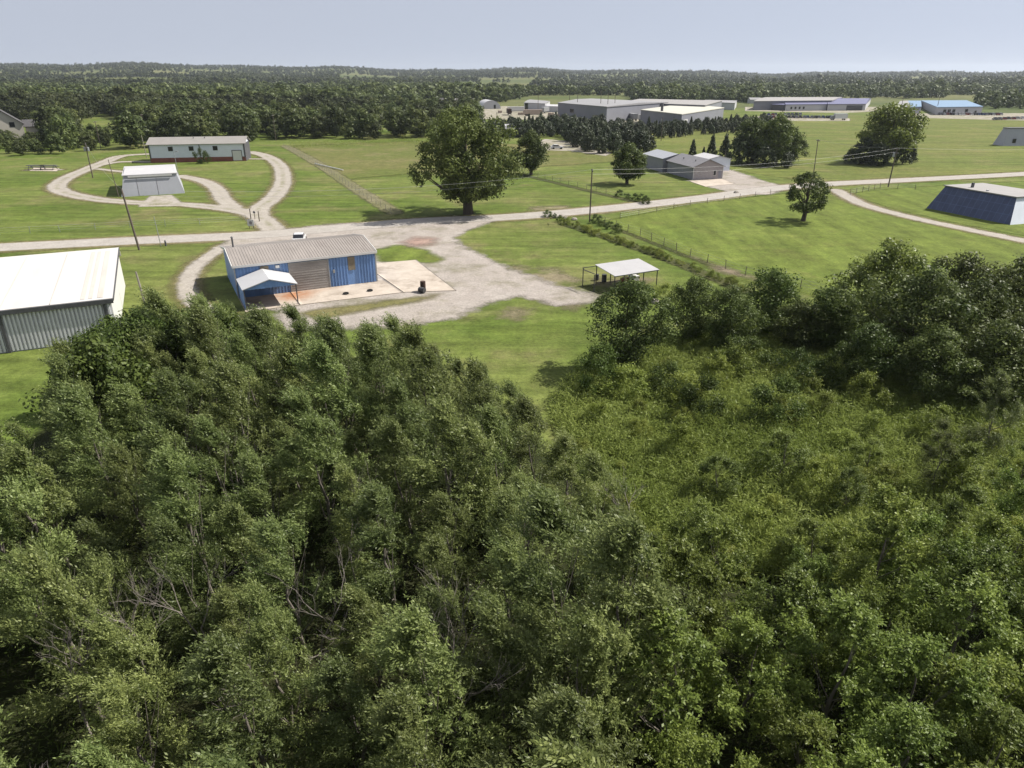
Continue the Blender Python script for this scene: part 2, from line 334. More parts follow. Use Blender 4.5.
def seg_dist(X, Y, a, b):
    d = (b[0]-a[0], b[1]-a[1]); L2 = d[0]**2+d[1]**2+1e-9
    t = np.clip(((X-a[0])*d[0]+(Y-a[1])*d[1])/L2, 0, 1)
    return np.hypot(X-a[0]-t*d[0], Y-a[1]-t*d[1])
def poly_sd(X, Y, pts):
    D = np.full(X.shape, 1e9); ins = np.zeros(X.shape, bool); n = len(pts)
    for k in range(n):
        a, b = pts[k], pts[(k+1) % n]; D = np.minimum(D, seg_dist(X, Y, a, b))
        c = ((a[1] > Y) != (b[1] > Y)) & (X < (b[0]-a[0])*(Y-a[1])/(b[1]-a[1]+1e-12)+a[0]); ins ^= c
    return np.where(ins, D, -D)
def smooth(pts, k=6):
    out = []; n = len(pts)
    for i in range(n-1):
        p0 = pts[max(i-1, 0)]; p1 = pts[i]; p2 = pts[i+1]; p3 = pts[min(i+2, n-1)]
        for q in range(k):
            t = q/k
            out.append(tuple(0.5*(2*p1[c]+(p2[c]-p0[c])*t+(2*p0[c]-5*p1[c]+4*p2[c]-p3[c])*t*t+(3*p1[c]-p0[c]-3*p2[c]+p3[c])*t**3) for c in (0, 1)))
    out.append(tuple(pts[-1])); return out
def sheet(name, mat, z, polys=(), lines=(), cell=1.0, margin=4.0):
    """flat sheet covering polygons and ribbons; the distance to its border is kept on the mesh so the border can fray"""
    polys = [[tuple(p) for p in q] for q in polys]; lines = [(smooth([tuple(p) for p in q]), w) for q, w in lines]
    allp = np.array([p for q in polys for p in q]+[p for q, _ in lines for p in q])
    mx = max([w for _, w in lines], default=0)
    lo = allp.min(0)-margin-mx; hi = allp.max(0)+margin+mx
    xs = np.arange(lo[0], hi[0]+cell, cell); ys = np.arange(lo[1], hi[1]+cell, cell)
    X, Y = np.meshgrid(xs, ys); D = np.full(X.shape, -1e9)
    for q in polys: D = np.maximum(D, poly_sd(X, Y, q))
    for q, wd in lines:
        for a, b in zip(q[:-1], q[1:]): D = np.maximum(D, wd/2-seg_dist(X, Y, a, b))
    ny, nx = X.shape
    ii, jj = np.meshgrid(np.arange(ny-1), np.arange(nx-1), indexing='ij')
    Q = np.stack([ii*nx+jj, ii*nx+jj+1, (ii+1)*nx+jj+1, (ii+1)*nx+jj], -1).reshape(-1, 4)
    Df = D.ravel(); Q = Q[(Df[Q] > -margin).any(1)]
    used = np.unique(Q); remap = np.zeros(nx*ny, int); remap[used] = np.arange(len(used))
    V = np.stack([X.ravel()[used], Y.ravel()[used], np.full(len(used), z)], -1)
    me = np_mesh(name, V, remap[Q], tint=Df[used], mats=(mat,), attr='inside')
    o = bpy.data.objects.new(name, me); COL.objects.link(o); o['kind'] = 'structure'; return o

# fields
sheet('dry_field', 'dry_field', 0.01, [PP([(290, 146), (420, 141), (700, 150), (640, 160), (520, 168), (430, 172), (345, 180)])], cell=2.5, margin=8)
sheet('meadow', 'meadow', 0.012, [PP([(640, 131), (800, 116), (1100, 116), (1300, 140), (1100, 172), (1000, 175), (880, 182), (838, 186), (730, 170), (700, 158), (590, 150)])], cell=3, margin=8)
sheet('pasture', 'pasture', 0.014, [PP([(600, 222), (700, 202), (790, 193), (838, 194), (880, 208), (1024, 243), (1200, 290), (1200, 330), (950, 310), (820, 297), (735, 280), (670, 250)])], cell=1.5, margin=4)
sheet('verge', 'pasture', 0.016, [PP([(845, 194), (900, 188), (1100, 177), (1100, 250), (960, 224), (900, 211)])], cell=1.5, margin=4)
sheet('forest_floor', 'floor', 0.02, [PP([(-300, 1400), (-300, 520), (0, 480), (40, 430), (95, 375), (240, 345), (330, 352), (420, 375), (490, 410), (550, 455), (640, 540), (900, 560), (1300, 520), (1500, 1400)], 0)], cell=1.2, margin=3)
sheet('weed_ground', 'weed_soil', 0.024, [PP([(548, 405), (575, 372), (640, 340), (760, 320), (850, 320), (1100, 350), (1250, 500), (1100, 560), (820, 580), (640, 570), (565, 460)])], cell=1.0, margin=3)
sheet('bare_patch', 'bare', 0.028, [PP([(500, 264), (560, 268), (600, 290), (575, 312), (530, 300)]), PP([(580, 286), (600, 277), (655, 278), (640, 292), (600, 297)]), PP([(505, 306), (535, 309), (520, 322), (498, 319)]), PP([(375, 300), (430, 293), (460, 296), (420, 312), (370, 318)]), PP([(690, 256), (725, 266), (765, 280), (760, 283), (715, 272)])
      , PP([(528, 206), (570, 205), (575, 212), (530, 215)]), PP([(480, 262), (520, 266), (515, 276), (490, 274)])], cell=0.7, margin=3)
sheet('ditch', 'ditch', 0.026, lines=[(PP([(515, 173), (560, 184), (610, 196), (640, 203)]), 2.4), (PP([(565, 224), (620, 242), (690, 268), (745, 292)]), 2.6), (PP([(600, 222), (670, 250), (740, 275)]), 1.2)], cell=0.8, margin=2)
sheet('track', 'track', 0.03, lines=[(PP([(286, 146), (320, 165), (355, 188), (395, 213)]), 4.0)], cell=0.8, margin=2)
# gravel
ROAD = PP([(-260, 254), (-60, 250), (0, 247.5), (120, 241.5), (250, 235.5), (330, 229), (420, 221.5), (512, 217), (600, 209.5), (700, 198.5), (770, 189), (830, 184), (890, 181), (1024, 174), (1200, 164)])
sheet('road', 'road', 0.05, lines=[(ROAD, 6.0)], cell=0.8, margin=1.5)
sheet('gravel_lot', 'lot', 0.042, [PP([(226, 236), (330, 224), (500, 219), (470, 230), (456, 238), (460, 244), (490, 259), (512, 270), (536, 276), (560, 287), (598, 294), (598, 303), (560, 306), (520, 297), (495, 301), (470, 312), (450, 320), (400, 328), (330, 330), (285, 332), (275, 312), (250, 303), (236, 262), (222, 246)]),
      PP([(688, 181), (722, 168), (738, 172), (768, 182), (790, 188), (770, 195), (735, 194), (712, 188)])], cell=0.7, margin=4)
sheet('grass_island', 'pasture', 0.046, [PP([(372, 251), (400, 245), (425, 250), (444, 260), (435, 263), (380, 262)])], cell=0.7, margin=3)
sheet('weedy_strip', 'verge', 0.047, [PP([(280, 314), (350, 304), (400, 298), (447, 292.5), (432, 301), (385, 309), (320, 321)])], cell=0.6, margin=3)
sheet('red_patch', 'red', 0.048, [PP([(398, 243), (415, 236), (440, 238), (436, 246), (410, 248)])], cell=0.7, margin=4)
DRIVES = [
    (PP([(226, 245), (208, 257), (193, 270), (187, 284), (191, 298), (206, 311), (228, 318)]), 2.3),
    (PP([(275, 232), (262, 219), (240, 211), (190, 205), (140, 203), (95, 199), (66, 193), (57, 187), (65, 179), (85, 170), (105, 162), (122, 156), (150, 154)]), 4.2),
    (PP([(95, 166), (120, 162), (150, 162)]), 3.0), (PP([(98, 169), (124, 172)]), 2.2),
    (PP([(180, 176), (203, 181), (217, 189), (223, 199), (234, 208)]), 3.6),
    (PP([(258, 216), (260, 208), (274, 197), (283, 182), (280, 166), (266, 156), (250, 152)]), 4.2), (PP([(276, 159), (250, 159)]), 2.5),
    (PP([(836, 190), (862, 204), (905, 216), (960, 228), (1024, 241), (1120, 262)]), 3.2),
    (PP([(30, 170), (57, 170)]), 3.0)]
sheet('worn_verge', 'verge', 0.034, lines=[(q, w_+2.6) for q, w_ in DRIVES]+[(ROAD, 9.5)], cell=0.8, margin=2)
sheet('driveway', 'drive', 0.038, lines=DRIVES,
    polys=[PP([(138, 207), (150, 196), (172, 195), (186, 206)]), PP([(538, 142), (545, 139), (566, 141), (612, 153), (606, 156), (570, 151), (540, 150)])], cell=0.8, margin=2)
sheet('industrial_yard', 'drive', 0.036, [PP([(440, 112), (505, 106), (560, 112), (640, 115), (700, 122), (640, 127), (560, 120), (450, 119)]), PP([(745, 107), (880, 107), (900, 110), (845, 113), (745, 111)]), PP([(745, 118), (770, 115), (850, 118.5), (850, 121), (745, 121)]), PP([(900, 113.5), (1100, 113), (1100, 122), (1000, 120), (905, 117.5)])], cell=4, margin=8)

# concrete slab with rust
def slab(name, quad_px, z=0.10):
    q = [p.xy for p in quad_px] if isinstance(quad_px[0], Vector) else PP(quad_px); A, B, C, D = [Vector((p.x, p.y, 0)) for p in q]; n = 28
    V = []; rust = []
    rc = P(294, 296)
    for a in range(n+1):
        for b in range(n+1):
            u, v = a/n, b/n; p = (A*(1-u)+B*u)*(1-v)+(D*(1-u)+C*u)*v
            V.append((p.x, p.y, z)); dx, dy = p.x-rc.x, p.y-rc.y
            uu = dx*0.895+dy*0.446; vv = -dx*0.446+dy*0.895
            rust.append(math.exp(-(uu/2.6)**2-(vv/2.6)**2)*1.0 + 0.35*math.exp(-((uu-5)/3.0)**2-((vv-1)/1.0)**2))
    Fq = [(a*(n+1)+b, (a+1)*(n+1)+b, (a+1)*(n+1)+b+1, a*(n+1)+b+1) for a in range(n) for b in range(n)]
    o0 = len(V); ring = [a*(n+1) for a in range(n+1)]+[n*(n+1)+b for b in range(1, n+1)]+[a*(n+1)+n for a in range(n-1, -1, -1)]+[b for b in range(n-1, 0, -1)]
    for r in ring: V.append((V[r][0], V[r][1], -0.05)); rust.append(0)
    m = len(ring)
    for k in range(m): Fq.append((ring[k], ring[(k+1) % m], o0+(k+1) % m, o0+k))
    me = np_mesh(name, V, Fq, tint=rust, mats=('concrete',), attr='rust')
    o = bpy.data.objects.new(name, me); COL.objects.link(o); o['kind'] = 'structure'; return o
_ca, _sa = math.cos(R(26.5)), math.sin(R(26.5))
def BL(x, y): return Vector((-33.1+x*_ca-y*_sa, 83.0+x*_sa+y*_ca, 0))
slab('concrete_slab', [BL(0.0, -6.0), BL(6.1, -6.0), BL(6.1, 0.0), BL(0.0, 0.0)])
slab('concrete_slab', [BL(6.16, -6.0), BL(18.7, -6.4), BL(18.4, 1.0), BL(6.16, 0.0)])
slab('concrete_slab', [BL(18.76, -6.4), BL(24.9, -8.6), BL(25.8, 8.9), BL(18.15, 9.8)])
slab('apron', [(690, 181.5), (706, 187), (735, 184), (722, 178.8)], 0.08)
slab('picnic_pad', [(30, 171), (57, 171.5), (60, 168.5), (34, 168)], 0.08)

# ------------------------------------------------------------------ buildings
def ribs(mb, p0, p1, n, z0, z1, prot=0.045, wdt=0.12, face=-1, mi=0, skip=()):
    for k in range(n):
        x = p0+(p1-p0)*(k+0.5)/n
        zt = z1
        if any(a < x < b for a, b in skip): continue
        if face < 0: mb.box(x-wdt/2, x+wdt/2, -prot, 0.01, z0, zt, mi)
def gable(name, loc, rot, L, W, eave, ridge, wallm, roofm, label, cat='building', along='x', over=0.35, rib=0, roof_rib=0, ridge_at=0.5, trim=None, th=0.12, gablem=None, skip=(), prot=0.09, rw=0.15):
    """metal building: front wall on local y=0 from x=0..L, depth W; ridge parallel to x ('x') or y ('y')"""
    e = empty(name, loc, rot, label, cat)
    b = MB()
    if along == 'x':
        yr = W*ridge_at
        prof = [(0, 0), (W, 0), (W, eave), (yr, ridge), (0, eave)]
        b.hexa([(0, y, z) for y, z in prof], [(L, y, z) for y, z in prof])
    else:
        xr = L*ridge_at
        prof = [(0, 0), (L, 0), (L, eave), (xr, ridge), (0, eave)]
        b.hexa([(x, 0, z) for x, z in prof], [(x, W, z) for x, z in prof])
        if gablem: b.mi[0] = 1
    if rib: ribs(b, 0.1, L-0.1, rib, 0.12, eave-0.15, prot=prot, wdt=rw, skip=skip)
    b.build('wall', [wallm]+([gablem] if gablem else []), e)
    r = MB(); o = over
    if along == 'x':
        s1 = (ridge-eave)/yr; s2 = (ridge-eave)/(W-yr+1e-6)
        za = eave-o*s1+th+0.01; zb = eave-o*s2+th+0.01; zr = ridge+th+0.01
        r.slab([(-o, -o, za), (L+o, -o, za), (L+o, yr, zr), (-o, yr, zr)], th)
        if W-yr > 0.05: r.slab([(-o, yr+0.004, zr), (L+o, yr+0.004, zr), (L+o, W+o, zb), (-o, W+o, zb)], th)
        for k in range(roof_rib):
            x = -o+(L+2*o)*(k+0.5)/roof_rib
            r.slab([(x-0.07, -o, za+0.04), (x+0.07, -o, za+0.04), (x+0.07, yr, zr+0.04), (x-0.07, yr, zr+0.04)], 0.045)
            if W-yr > 0.05: r.slab([(x-0.07, yr+0.006, zr+0.025), (x+0.07, yr+0.006, zr+0.025), (x+0.07, W+o, zb+0.025), (x-0.07, W+o, zb+0.025)], 0.03)
    else:
        s = (ridge-eave)/xr; s2 = (ridge-eave)/(L-xr); za = eave-o*s+th+0.01; zb = eave-o*s2+th+0.01; zr = ridge+th+0.01
        r.slab([(-o, -o, za), (xr, -o, zr), (xr, W+o, zr), (-o, W+o, za)], th)
        r.slab([(xr+0.004, -o, zr), (L+o, -o, zb), (L+o, W+o, zb), (xr+0.004, W+o, zr)], th)
    ro = r.build('roof', roofm, e)
    if trim and along == 'x':
        t = MB(); t.box(-o-0.02, L+o+0.02, -o-0.06, -o-0.004, za-th-0.14, za+0.02)
        for x in (-o-0.08, L+o+0.004):
            t.hexa([(x, -o, za-th-0.12), (x+0.07, -o, za-th-0.12), (x+0.07, yr, zr-th-0.12), (x, yr, zr-th-0.12)], [(x, -o, za+0.06), (x+0.07, -o, za+0.06), (x+0.07, yr, zr+0.06), (x, yr, zr+0.06)])
            t.hexa([(x, yr, zr-th-0.12), (x+0.07, yr, zr-th-0.12), (x+0.07, W+o, zb-th-0.12), (x, W+o, zb-th-0.12)], [(x, yr, zr+0.06), (x+0.07, yr, zr+0.06), (x+0.07, W+o, zb+0.06), (x, W+o, zb+0.06)])
        t.build('roof_trim', trim, e)
    return e
def part(parent, name, mat, x0, x1, y0, y1, z0, z1): return MB().box(x0, x1, y0, y1, z0, z1).build(name, mat, parent)
def framed_window(parent, x0, x1, z0, z1, y=0.0, fm='white_trim', face=-1):
    f = MB()
    a, b = (y-0.06, y-0.003)
    f.box(x0, x1, a, b, z0, z0+0.1); f.box(x0, x1, a, b, z1-0.1, z1); f.box(x0, x0+0.1, a, b, z0+0.1, z1-0.1); f.box(x1-0.1, x1, a, b, z0+0.1, z1-0.1)
    w_ = f.build('window', fm, parent); part(w_, 'pane', 'window', x0+0.1, x1-0.1, y-0.03, y-0.004, z0+0.1, z1-0.1)

# blue workshop
a = R(26.5)
B = gable('workshop', (-33.1, 83.0), a, 17.2, 11.6, 4.0, 4.9, 'blue', 'blue_roof', 'blue ribbed metal workshop with grey roof and white trim beside the gravel lot', over=0.2, rib=44, roof_rib=52, trim='white_trim', th=0.1, skip=((6.1, 11.3), (13.5, 14.6)))
d = part(B, 'roll_up_door', 'shutter', 6.35, 11.05, -0.09, -0.05, 0.1, 3.6)
m = MB()
for k in range(11): m.box(6.4, 11.0, -0.11, -0.092, 0.25+k*0.31, 0.29+k*0.31)
m.build('door_slat', 'shutter', d)
m = MB(); m.box(6.22, 6.345, -0.13, -0.05, 0.1, 3.72); m.box(11.055, 11.18, -0.13, -0.05, 0.1, 3.72); m.box(6.345, 11.055, -0.13, -0.05, 3.605, 3.72); m.build('door_frame', 'steel', d)
part(B, 'wall_patch', 'tan_patch', 13.6, 14.5, -0.08, -0.05, 2.0, 3.7)
part(B, 'wall_patch', 'tan_patch', 2.9, 3.9, -0.12, -0.1, 3.1, 3.7)
m = MB(); m.box(4.7, 5.15, -0.35, -0.05, 3.35, 3.62); m.build('wall_lamp', 'white_trim', B)
m = MB(); m.box(11.6, 11.85, -0.2, -0.05, 1.9, 2.3); m.build('meter_box', 'steel', B)
m = MB(); m.tube([(0.9, 7.2, 4.4), (0.9, 7.2, 6.0)], 0.11, 8); m.tube([(0.9, 7.2, 6.0), (0.9, 7.2, 6.15)], [0.2, 0.05], 8); m.build('flue', 'grey_dark', B)
for x in (-0.02, 17.22): part(B, 'corner_trim', 'steel', x-0.08, x+0.08, -0.1, -0.05, 0.1, 3.9)
# gabled canopy on the front
Cn = MB(); y0, y1 = -5.6, -0.25; xl, xr_, xm = 0.0, 6.2, 3.1; ze, zr = 2.55, 3.45
Cn.slab([(xl, y0, ze), (xm, y0, zr), (xm, y1, zr), (xl, y1, ze)], 0.08); Cn.slab([(xm+0.004, y0, zr), (xr_, y0, ze), (xr_, y1, ze), (xm+0.004, y1, zr)], 0.08)
c = Cn.build('canopy', 'canopy', B)
m = MB(); m.hexa([(xl+0.2, y0+0.12, ze-0.12), (xr_-0.2, y0+0.12, ze-0.12), (xm, y0+0.12, zr-0.14)], [(xl+0.2, y0+0.18, ze-0.12), (xr_-0.2, y0+0.18, ze-0.12), (xm, y0+0.18, zr-0.14)]); m.build('gable_board', 'blue', c)
for x in (xl+0.2, xr_-0.2):
    m = MB(); m.box(x-0.06, x+0.06, y0+0.1, y0+0.22, 0.1, ze-0.1); m.build('post', 'grey_dark', c)
m = MB(); m.box(xl+0.14, xl+0.2, y0+0.3, -0.3, 0.1, ze-0.15); m.build('side_wall', 'blue', c)

# white roofed store at left
a = R(25); q = P(109.5, 298, 4.3)
L_, W_ = 30.0, 21.5; ox = q.x-L_*math.cos(a); oy = q.y-L_*math.sin(a)
B = gable('storage_building', (ox, oy), a, L_, W_, 4.2, 5.0, 'grey_wall', 'white_roof', 'long white roofed metal building with ribbed grey wall at the left edge', over=0.3, rib=84, prot=0.17, rw=0.17, ridge_at=0.97, th=0.14)
m = MB(); m.box(L_+0.004, L_+0.05, 0.05, W_-0.05, 0.1, 4.25); m.build('end_wall', 'white_trim', B)
m = MB(); m.box(-0.3, L_+0.3, -0.42, -0.304, 3.85, 4.28); m.build('gutter', 'grey_dark', B)
for x in (L_-0.6, L_-9.5, L_-18.4): part(B, 'downpipe', 'grey_dark', x-0.12, x+0.12, -0.3, -0.175, 0.0, 3.84)
m = MB(); zr0 = 4.36; sl = 0.8/(0.97*W_)
for x0, wd in ((L_-1.1, 0.5), (L_-1.9, 0.35), (L_-2.6, 0.4)): MB().slab([(x0, 0.3, zr0+0.02+0.3*sl), (x0+wd, 0.3, zr0+0.02+0.3*sl), (x0+wd, 19.5, zr0+0.02+19.5*sl), (x0, 19.5, zr0+0.02+19.5*sl)], 0.01).build('rust_streak', 'rust_edge', B)
for x in (L_-5.2, L_-9.4, L_-13.6, L_-17.8): MB().slab([(x, -0.25, zr0+0.035), (x+0.07, -0.25, zr0+0.035), (x+0.07, 20, zr0+0.035+20.2*sl), (x, 20, zr0+0.035+20.2*sl)], 0.03).build('roof_seam', 'rust_edge', B)
m = MB(); m.box(L_+0.32, L_+0.42, -0.3, W_+0.2, 4.0, 5.2)
m = MB(); m.hexa([(L_+0.304, -0.3, 4.05), (L_+0.36, -0.3, 4.05), (L_+0.36, 20.6, 4.84), (L_+0.304, 20.6, 4.84)], [(L_+0.304, -0.3, 4.36), (L_+0.36, -0.3, 4.36), (L_+0.36, 20.6, 5.18), (L_+0.304, 20.6, 5.18)]); m.build('roof_trim', 'grey_dark', B)

# open pavilion
a = R(28); q = P(615, 276.2, 2.2)
B = empty('pavilion', (q.x, q.y, 0), a, 'open sided pole shelter with a single sloping white roof behind the weeds', 'shelter')
m = MB(); m.slab([(0, 0, 2.2), (6.9, 0, 2.2), (6.9, 4.4, 2.7), (0, 4.4, 2.7)], 0.07); rf = m.build('roof', 'shelter_roof', B)
for x in (0.15, 2.4, 4.6, 6.75, -1.9):
    for y, z in ((0.2, 2.12), (4.2, 2.58)):
        if x < -1 and y < 1: continue
        m = MB(); m.box(x-0.045, x+0.045, y-0.045, y+0.045, 0, z); m.build('post', 'dark_steel', B)
m = MB(); m.box(-1.95, -1.86, 1.6, 1.69, 0, 2.2); m.build('post', 'dark_steel', B)
m = MB(); m.box(-2.0, -0.01, 4.14, 4.22, 2.5, 2.58); m.box(-1.96, -1.88, 1.6, 4.13, 2.3, 2.38); m.build('bare_rafter', 'dark_steel', B)
m = MB(); part(B, 'beam', 'dark_steel', 0, 6.9, 0.1, 0.22, 2.04, 2.13); part(B, 'beam', 'dark_steel', 0, 6.9, 4.1, 4.22, 2.5, 2.59)

# long white building
q = P(151, 162.8)
B = gable('long_building', (q.x, q.y), R(11), 28.0, 10.5, 5.3, 6.9, 'white_wall', 'tan_roof', 'long low pale building with taupe roof and maroon base band before the wood', over=0.5, rib=0)
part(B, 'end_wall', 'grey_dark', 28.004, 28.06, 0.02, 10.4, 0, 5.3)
part(B, 'base_band', 'maroon', 0, 28.0, -0.06, -0.003, 0, 1.35)
for x in (5.6, 11.6, 18.6): framed_window(B, x, x+1.4, 3.3, 4.6, fm='grey_dark')
dd = part(B, 'door', 'white_trim', 24.2, 26.8, -0.09, -0.061, 0.2, 3.1)
m = MB(); m.box(24.0, 24.19, -0.12, -0.061, 0.2, 3.3); m.box(26.81, 27.0, -0.12, -0.061, 0.2, 3.3); m.box(24.19, 26.81, -0.12, -0.061, 3.11, 3.3); m.build('door_frame', 'grey_dark', dd)
for x in (0.0, 27.6): part(B, 'corner_trim', 'grey_dark', x, x+0.4, -0.1, -0.062, 1.0, 5.1)
part(B, 'downpipe', 'grey_dark', 14.6, 14.8, -0.15, -0.062, 0.3, 5.1)
for x in (12.6, 15.9):
    m = MB(); m.tube([(x, 4.0, 5.7), (x, 4.0, 7.0)], 0.14, 6); m.build('roof_vent', 'grey_dark', B)

# tapered sheds
def tapered(name, loc, rot, L, W, h, bat, wallm, roofm, label, crown=0.5, frontm=None, batf=None):
    """flared block: base L x W (front at y=0), walls leaning inwards by bat"""
    e = empty(name, loc, rot, label, 'building'); bf = bat if batf is None else batf
    bot = [(0, 0, 0), (L, 0, 0), (L, W, 0), (0, W, 0)]; top = [(bat, bf, h), (L-bat, bf, h), (L-bat, W-bf, h), (bat, W-bf, h)]
    b = MB(); b.hexa(bot, top); wo = b.build('wall', [wallm]+([frontm] if frontm else []), e)
    if frontm:
        me = wo.data; uv = me.uv_layers.new(name='UVMap')
        for p in me.polygons:
            c = p.center
            if abs(p.normal.z) < 0.9 and (c.x < L*0.2): p.material_index = 1
            for li in p.loop_indices:
                v = me.vertices[me.loops[li].vertex_index].co; uv.data[li].uv = (v.y, v.z*1.35)
    r = MB(); o = 0.25; z0 = h+0.005
    r.hexa([(bat-o, bf-o, z0), (L-bat+o, bf-o, z0), (L-bat+o, W-bf+o, z0), (bat-o, W-bf+o, z0)], [(bat-o, bf-o, z0+0.18), (L-bat+o, bf-o, z0+0.18), (L-bat+o, W-bf+o, z0+0.18), (bat-o, W-bf+o, z0+0.18)])
    if crown: r.hexa([(bat, bf, z0+0.184), (L-bat, bf, z0+0.184), (L-bat, W-bf, z0+0.184), (bat, W-bf, z0+0.184)], [(bat+0.2, W*0.5-0.5, z0+0.18+crown), (L-bat-0.2, W*0.5-0.5, z0+0.18+crown), (L-bat-0.2, W*0.5+0.5, z0+0.18+crown), (bat+0.2, W*0.5+0.5, z0+0.18+crown)])
    r.build('roof', roofm, e); return e
q = P(121.5, 197)
B = tapered('tapered_shed', (q.x, q.y), R(25), 13.0, 20, 4.3, 1.1, 'shed_wall', 'shed_roof', 'small grey shed with flared walls and white roof inside the looping drive', 0.45)
m = MB()
for x in (3.6, 7.6): MB().hexa([(x, -0.03, 0.1), (x+0.05, -0.03, 0.1), (x+0.05, 0.06, 0.1), (x, 0.06, 0.1)], [(x, 0.97, 4.0), (x+0.05, 0.97, 4.0), (x+0.05, 1.06, 4.0), (x, 1.06, 4.0)]).build('door_seam', 'sign_grey', B)
m = MB(); m.box(2.0, 11.0, 0.62, 0.8, 3.95, 4.25); m.build('fascia', 'white_trim', B)
q = P(926, 209)
aa = R(-72+90)
B = tapered('tapered_shed', (q.x, q.y), aa, 13.5, 18.5, 4.5, 1.9, 'white_wall', 'pale_roof', 'shed with sloping navy panelled wall and pale flat roof at the right', 0.0, frontm='panel_blue', batf=1.6)
B.location = (P(1010, 225).x, P(1010, 225).y, 0)
m = MB(); m.box(3.9, 4.3, 12.6, 13.0, 4.6, 5.6); m.build('roof_vent', 'grey_dark', B)
m = MB(); m.box(2.6, 3.0, 8.2, 8.5, 4.6, 4.95); m.build('roof_vent', 'white_trim', B)
q = P(1003, 146)
B = tapered('tapered_shed', (q.x, q.y), R(3), 22, 6, 6.2, 1.6, 'shed_wall', 'grey_dark', 'grey shed with leaning end wall and dark roof edge at the right margin', 0.0)
framed_window(B, 3.4, 4.8, 1.0, 2.6, y=0.28, fm='grey_dark')

# grey gabled building by the road
a = R(13.5); q = P(692.5, 180)
B = gable('gabled_building', (q.x, q.y), a, 8.4, 15.5, 3.2, 4.9, 'grey_siding', 'shingle', 'grey gabled building with shingle roof by the gravel apron', along='y', over=0.4, gablem='grey_siding_lit')
framed_window(B, 5.6, 6.5, 0.9, 2.3)
for x in (0.0, 8.28): part(B, 'corner_trim', 'white_trim', x, x+0.14, -0.06, -0.003, 0, 3.15)
m = MB()
for k in range(14): m.box(0.45+k*0.36, 0.5+k*0.36, -0.03, -0.003, 0.1, 3.1)
m.build('siding_battens', 'white_trim', B)
part(B, 'door', 'grey_siding', 7.1, 7.95, -0.05, -0.003, 0.05, 2.1)
for x, y in ((2.2, 3.5), (2.0, 10)):
    m = MB(); m.tube([(x, y, 3.8), (x, y, 4.6)], 0.12, 6); m.build('roof_vent', 'grey_dark', B)
B2 = gable('annex', (q.x-15.7*math.sin(a)*-1*-1-1.2, q.y+15.9*math.cos(a)), a, 8.6, 13.5, 3.6, 4.7, 'grey_siding', 'light_tin', 'light tin roofed annex standing behind the grey gabled building', along='y', over=0.3)
B3 = gable('store_shed', (54.5, 206), a, 7.0, 9, 3.2, 4.0, 'white_wall', 'shed_roof', 'little white roofed shed peeking out behind the grey gabled building', along='y', over=0.3)

# far left house
e = empty('house', (-220, 308), R(33), 'beige two storey house with charcoal gable roof at the far left', 'house')
def sub_gable(e, ox, oy, L, W, ev, rd, along='y'):
    b = MB(); r = MB(); xr = L/2
    if along == 'y':
        prof = [(0, 0), (L, 0), (L, ev), (xr, rd), (0, ev)]
        b.hexa([(ox+x, oy, z) for x, z in prof], [(ox+x, oy+W, z) for x, z in prof]); s = (rd-ev)/xr; o = 0.6
        r.slab([(ox-o, oy-o, ev-o*s+0.3), (ox+xr, oy-o, rd+0.3), (ox+xr, oy+W+o, rd+0.3), (ox-o, oy+W+o, ev-o*s+0.3)], 0.28)
        r.slab([(ox+xr+0.01, oy-o, rd+0.3), (ox+L+o, oy-o, ev-o*s+0.3), (ox+L+o, oy+W+o, ev-o*s+0.3), (ox+xr+0.01, oy+W+o, rd+0.3)], 0.28)
    else:
        yr = W/2; prof = [(0, 0), (W, 0), (W, ev), (yr, rd), (0, ev)]
        b.hexa([(ox, oy+y, z) for y, z in prof], [(ox+L, oy+y, z) for y, z in prof]); s = (rd-ev)/yr; o = 0.6
        r.slab([(ox-o, oy-o, ev-o*s+0.3), (ox+L+o, oy-o, ev-o*s+0.3), (ox+L+o, oy+yr, rd+0.3), (ox-o, oy+yr, rd+0.3)], 0.28)
        r.slab([(ox-o, oy+yr+0.01, rd+0.3), (ox+L+o, oy+yr+0.01, rd+0.3), (ox+L+o, oy+W+o, ev-o*s+0.3), (ox-o, oy+W+o, ev-o*s+0.3)], 0.28)
    b.build('wall', 'house_wall', e); r.build('roof', 'house_roof', e)
sub_gable(e, 0, 0, 17, 12, 6, 12.4); sub_gable(e, 17.6, 2, 8, 8, 4.6, 6.9, 'x')
framed_window(e, 12.3, 14.2, 4.6, 6.6, fm='grey_dark')

# industrial buildings: footprint corners surveyed at roof level
def block(name, corners, h, wallm, roofm, label, pitch=0.0, cat='warehouse', th=0.35):
    """corners px at roof height h, counter-clockwise from the near left"""
    q = [P(x, y, h) for x, y in corners]; c = sum(q, Vector())/4
    e = empty(name, (c.x, c.y, 0), 0, label, cat); q = [p-Vector((c.x, c.y, 0)) for p in q]
    b = MB(); b.hexa([(p.x, p.y, 0) for p in q], [(p.x, p.y, h-th) for p in q]); b.build('wall', wallm, e)
    r = MB(); k = 1.012
    if pitch:
        m0 = (q[0]+q[3])/2; m1 = (q[1]+q[2])/2
        b0 = [(p.x*k, p.y*k, h-th+0.01) for p in q]
        r.add(b0+[(p.x*k, p.y*k, h) for p in q]+[(m0.x*k, m0.y*k, h+pitch), (m1.x*k, m1.y*k, h+pitch)],
              [(3, 2, 1, 0), (0, 1, 5, 4), (1, 2, 6, 9, 5), (2, 3, 7, 6), (3, 0, 4, 8, 7), (4, 5, 9, 8), (6, 7, 8, 9)])
    else: r.hexa([(p.x*k, p.y*k, h-th+0.01) for p in q], [(p.x*k, p.y*k, h) for p in q])
    r.build('roof', roofm, e)
    return e, q
